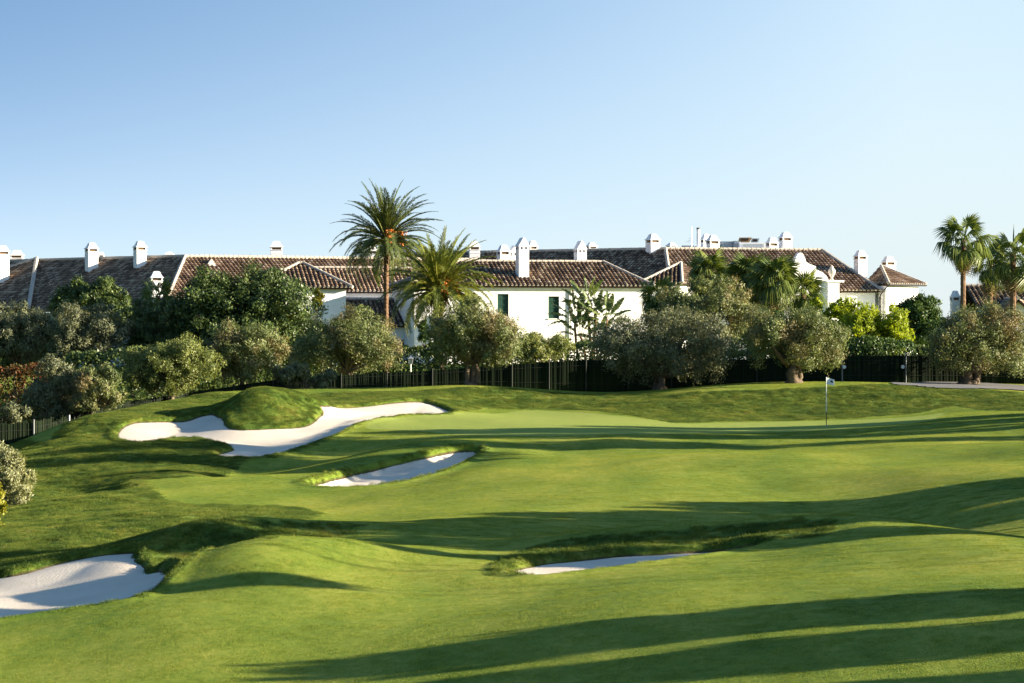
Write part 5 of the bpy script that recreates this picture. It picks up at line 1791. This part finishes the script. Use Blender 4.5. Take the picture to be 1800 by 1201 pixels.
def scatter(name, label, pts_fn, dens, patches, mat, smin, smax, seed):
    g = np.random.default_rng(seed)
    # over the ground in view, with a margin on either side
    d0, d1 = 35.5, 134.0
    area = (900 / F + .03) * (d1 ** 2 - d0 ** 2) + 4 * (d1 - d0)
    n = int(area * dens)
    d = np.sqrt(g.uniform(d0 ** 2, d1 ** 2, n))
    x = g.uniform(-1, 1, n) * (d * (900 / F + .03) + 1.5)
    bd = bunker_d(x, d)
    rd = np.full(n, -4.0)
    for p in RP:
        rd = np.maximum(rd, sdf(x, d, p))
    gd_ = sdf(x, d, GREENP)
    pd_ = sdf(x, d, PATHP)
    keep = pts_fn(bd, rd + g.uniform(-.12, .12, n), gd_) & (pd_ < -.05)
    keep &= ~((bd > -.22) & (rd < -.8) & (d < 80))      # the near lips of the two nearest bunkers are mown clean
    x, d, bd, rd = x[keep], d[keep], bd[keep], rd[keep]
    n = len(x)
    z = ground_z(x, d, bd, rd)
    e = .12
    zx = ground_z(x + e, d) - ground_z(x - e, d); zy = ground_z(x, d + e) - ground_z(x, d - e)
    N = np.stack([-zx / (2 * e), -zy / (2 * e), np.ones(n)], 1)
    N[:, :2] = np.clip(N[:, :2], -.9, .9)
    N /= np.linalg.norm(N, axis=1, keepdims=True)
    a = g.uniform(0, 2 * np.pi, n)
    t = np.stack([np.cos(a), np.sin(a), np.zeros(n)], 1)
    t -= N * (t * N).sum(1, keepdims=True); t /= np.linalg.norm(t, axis=1, keepdims=True)
    bt = np.cross(N, t)
    ey = -np.arcsin(np.clip(t[:, 2], -1, 1)); ex = np.arctan2(bt[:, 2], N[:, 2]); ezr = np.arctan2(t[:, 1], t[:, 0])
    me = bpy.data.meshes.new(name)
    me.vertices.add(n)
    me.vertices.foreach_set('co', np.stack([x, d, z], 1).astype(np.float32).ravel())
    at = me.attributes.new('rot', 'FLOAT_VECTOR', 'POINT'); at.data.foreach_set('vector', np.stack([ex, ey, ezr], 1).astype(np.float32).ravel())
    at = me.attributes.new('scl', 'FLOAT', 'POINT'); at.data.foreach_set('value', g.uniform(smin, smax, n).astype(np.float32))
    at = me.attributes.new('pick', 'INT', 'POINT'); at.data.foreach_set('value', g.integers(0, len(patches), n).astype(np.int32))
    me.update()
    o = put(name, me)
    tag(o, label, 'grass', kind='stuff')
    coll = bpy.data.collections.new(name + '_sources')
    for pme in patches:
        pme.materials.append(mat)
        coll.objects.link(bpy.data.objects.new('blade_patch', pme))
    ng = bpy.data.node_groups.new(name, 'GeometryNodeTree')
    ng.interface.new_socket('Geometry', in_out='INPUT', socket_type='NodeSocketGeometry')
    ng.interface.new_socket('Geometry', in_out='OUTPUT', socket_type='NodeSocketGeometry')
    nn = ng.nodes; ll = ng.links
    gi, go = nn.new('NodeGroupInput'), nn.new('NodeGroupOutput')
    ci = nn.new('GeometryNodeCollectionInfo'); ci.inputs['Collection'].default_value = coll; ci.inputs['Separate Children'].default_value = True; ci.inputs['Reset Children'].default_value = True
    ip = nn.new('GeometryNodeInstanceOnPoints'); ip.inputs['Pick Instance'].default_value = True
    def na(nm, ty):
        q = nn.new('GeometryNodeInputNamedAttribute'); q.data_type = ty; q.inputs['Name'].default_value = nm
        return q.outputs['Attribute']
    ll.new(gi.outputs[0], ip.inputs['Points']); ll.new(ci.outputs[0], ip.inputs['Instance'])
    ll.new(na('pick', 'INT'), ip.inputs['Instance Index']); ll.new(na('scl', 'FLOAT'), ip.inputs['Scale'])
    e2r = nn.new('FunctionNodeEulerToRotation'); ll.new(na('rot', 'FLOAT_VECTOR'), e2r.inputs[0]); ll.new(e2r.outputs[0], ip.inputs['Rotation'])
    ll.new(ip.outputs[0], go.inputs[0])
    md = o.modifiers.new('scatter', 'NODES'); md.node_group = ng
    return n


n1_ = scatter('fairway_grass', 'close mown fairway grass', lambda b, r, g_: (b < -.22) & (r < 0) & (g_ < 0), 14, [blade_patch('fairway_patch', 150, .22, .012, .026, .0048, .9, k) for k in range(4)], M['blade_fair'], .85, 1.15, 5)
n2_ = scatter('putting_green_grass', 'very short putting green grass', lambda b, r, g_: (b < -.22) & (r < 0) & (g_ >= 0), 14, [blade_patch('green_patch', 150, .22, .006, .012, .004, .9, 10 + k) for k in range(3)], M['blade_green'], .9, 1.1, 6)
n3_ = scatter('rough_grass', 'longer tufted rough grass on banks and round bunkers', lambda b, r, g_: ((b < .02) & (r >= 0)) | ((b < .02) & (b > -.22)), 30, [blade_patch('rough_patch', 120, .17, .025, .065, .0045, .9, 20 + k) for k in range(5)], M['blade_rough'], .65, 1.25, 7)
print('turf patches', n1_, n2_, n3_)
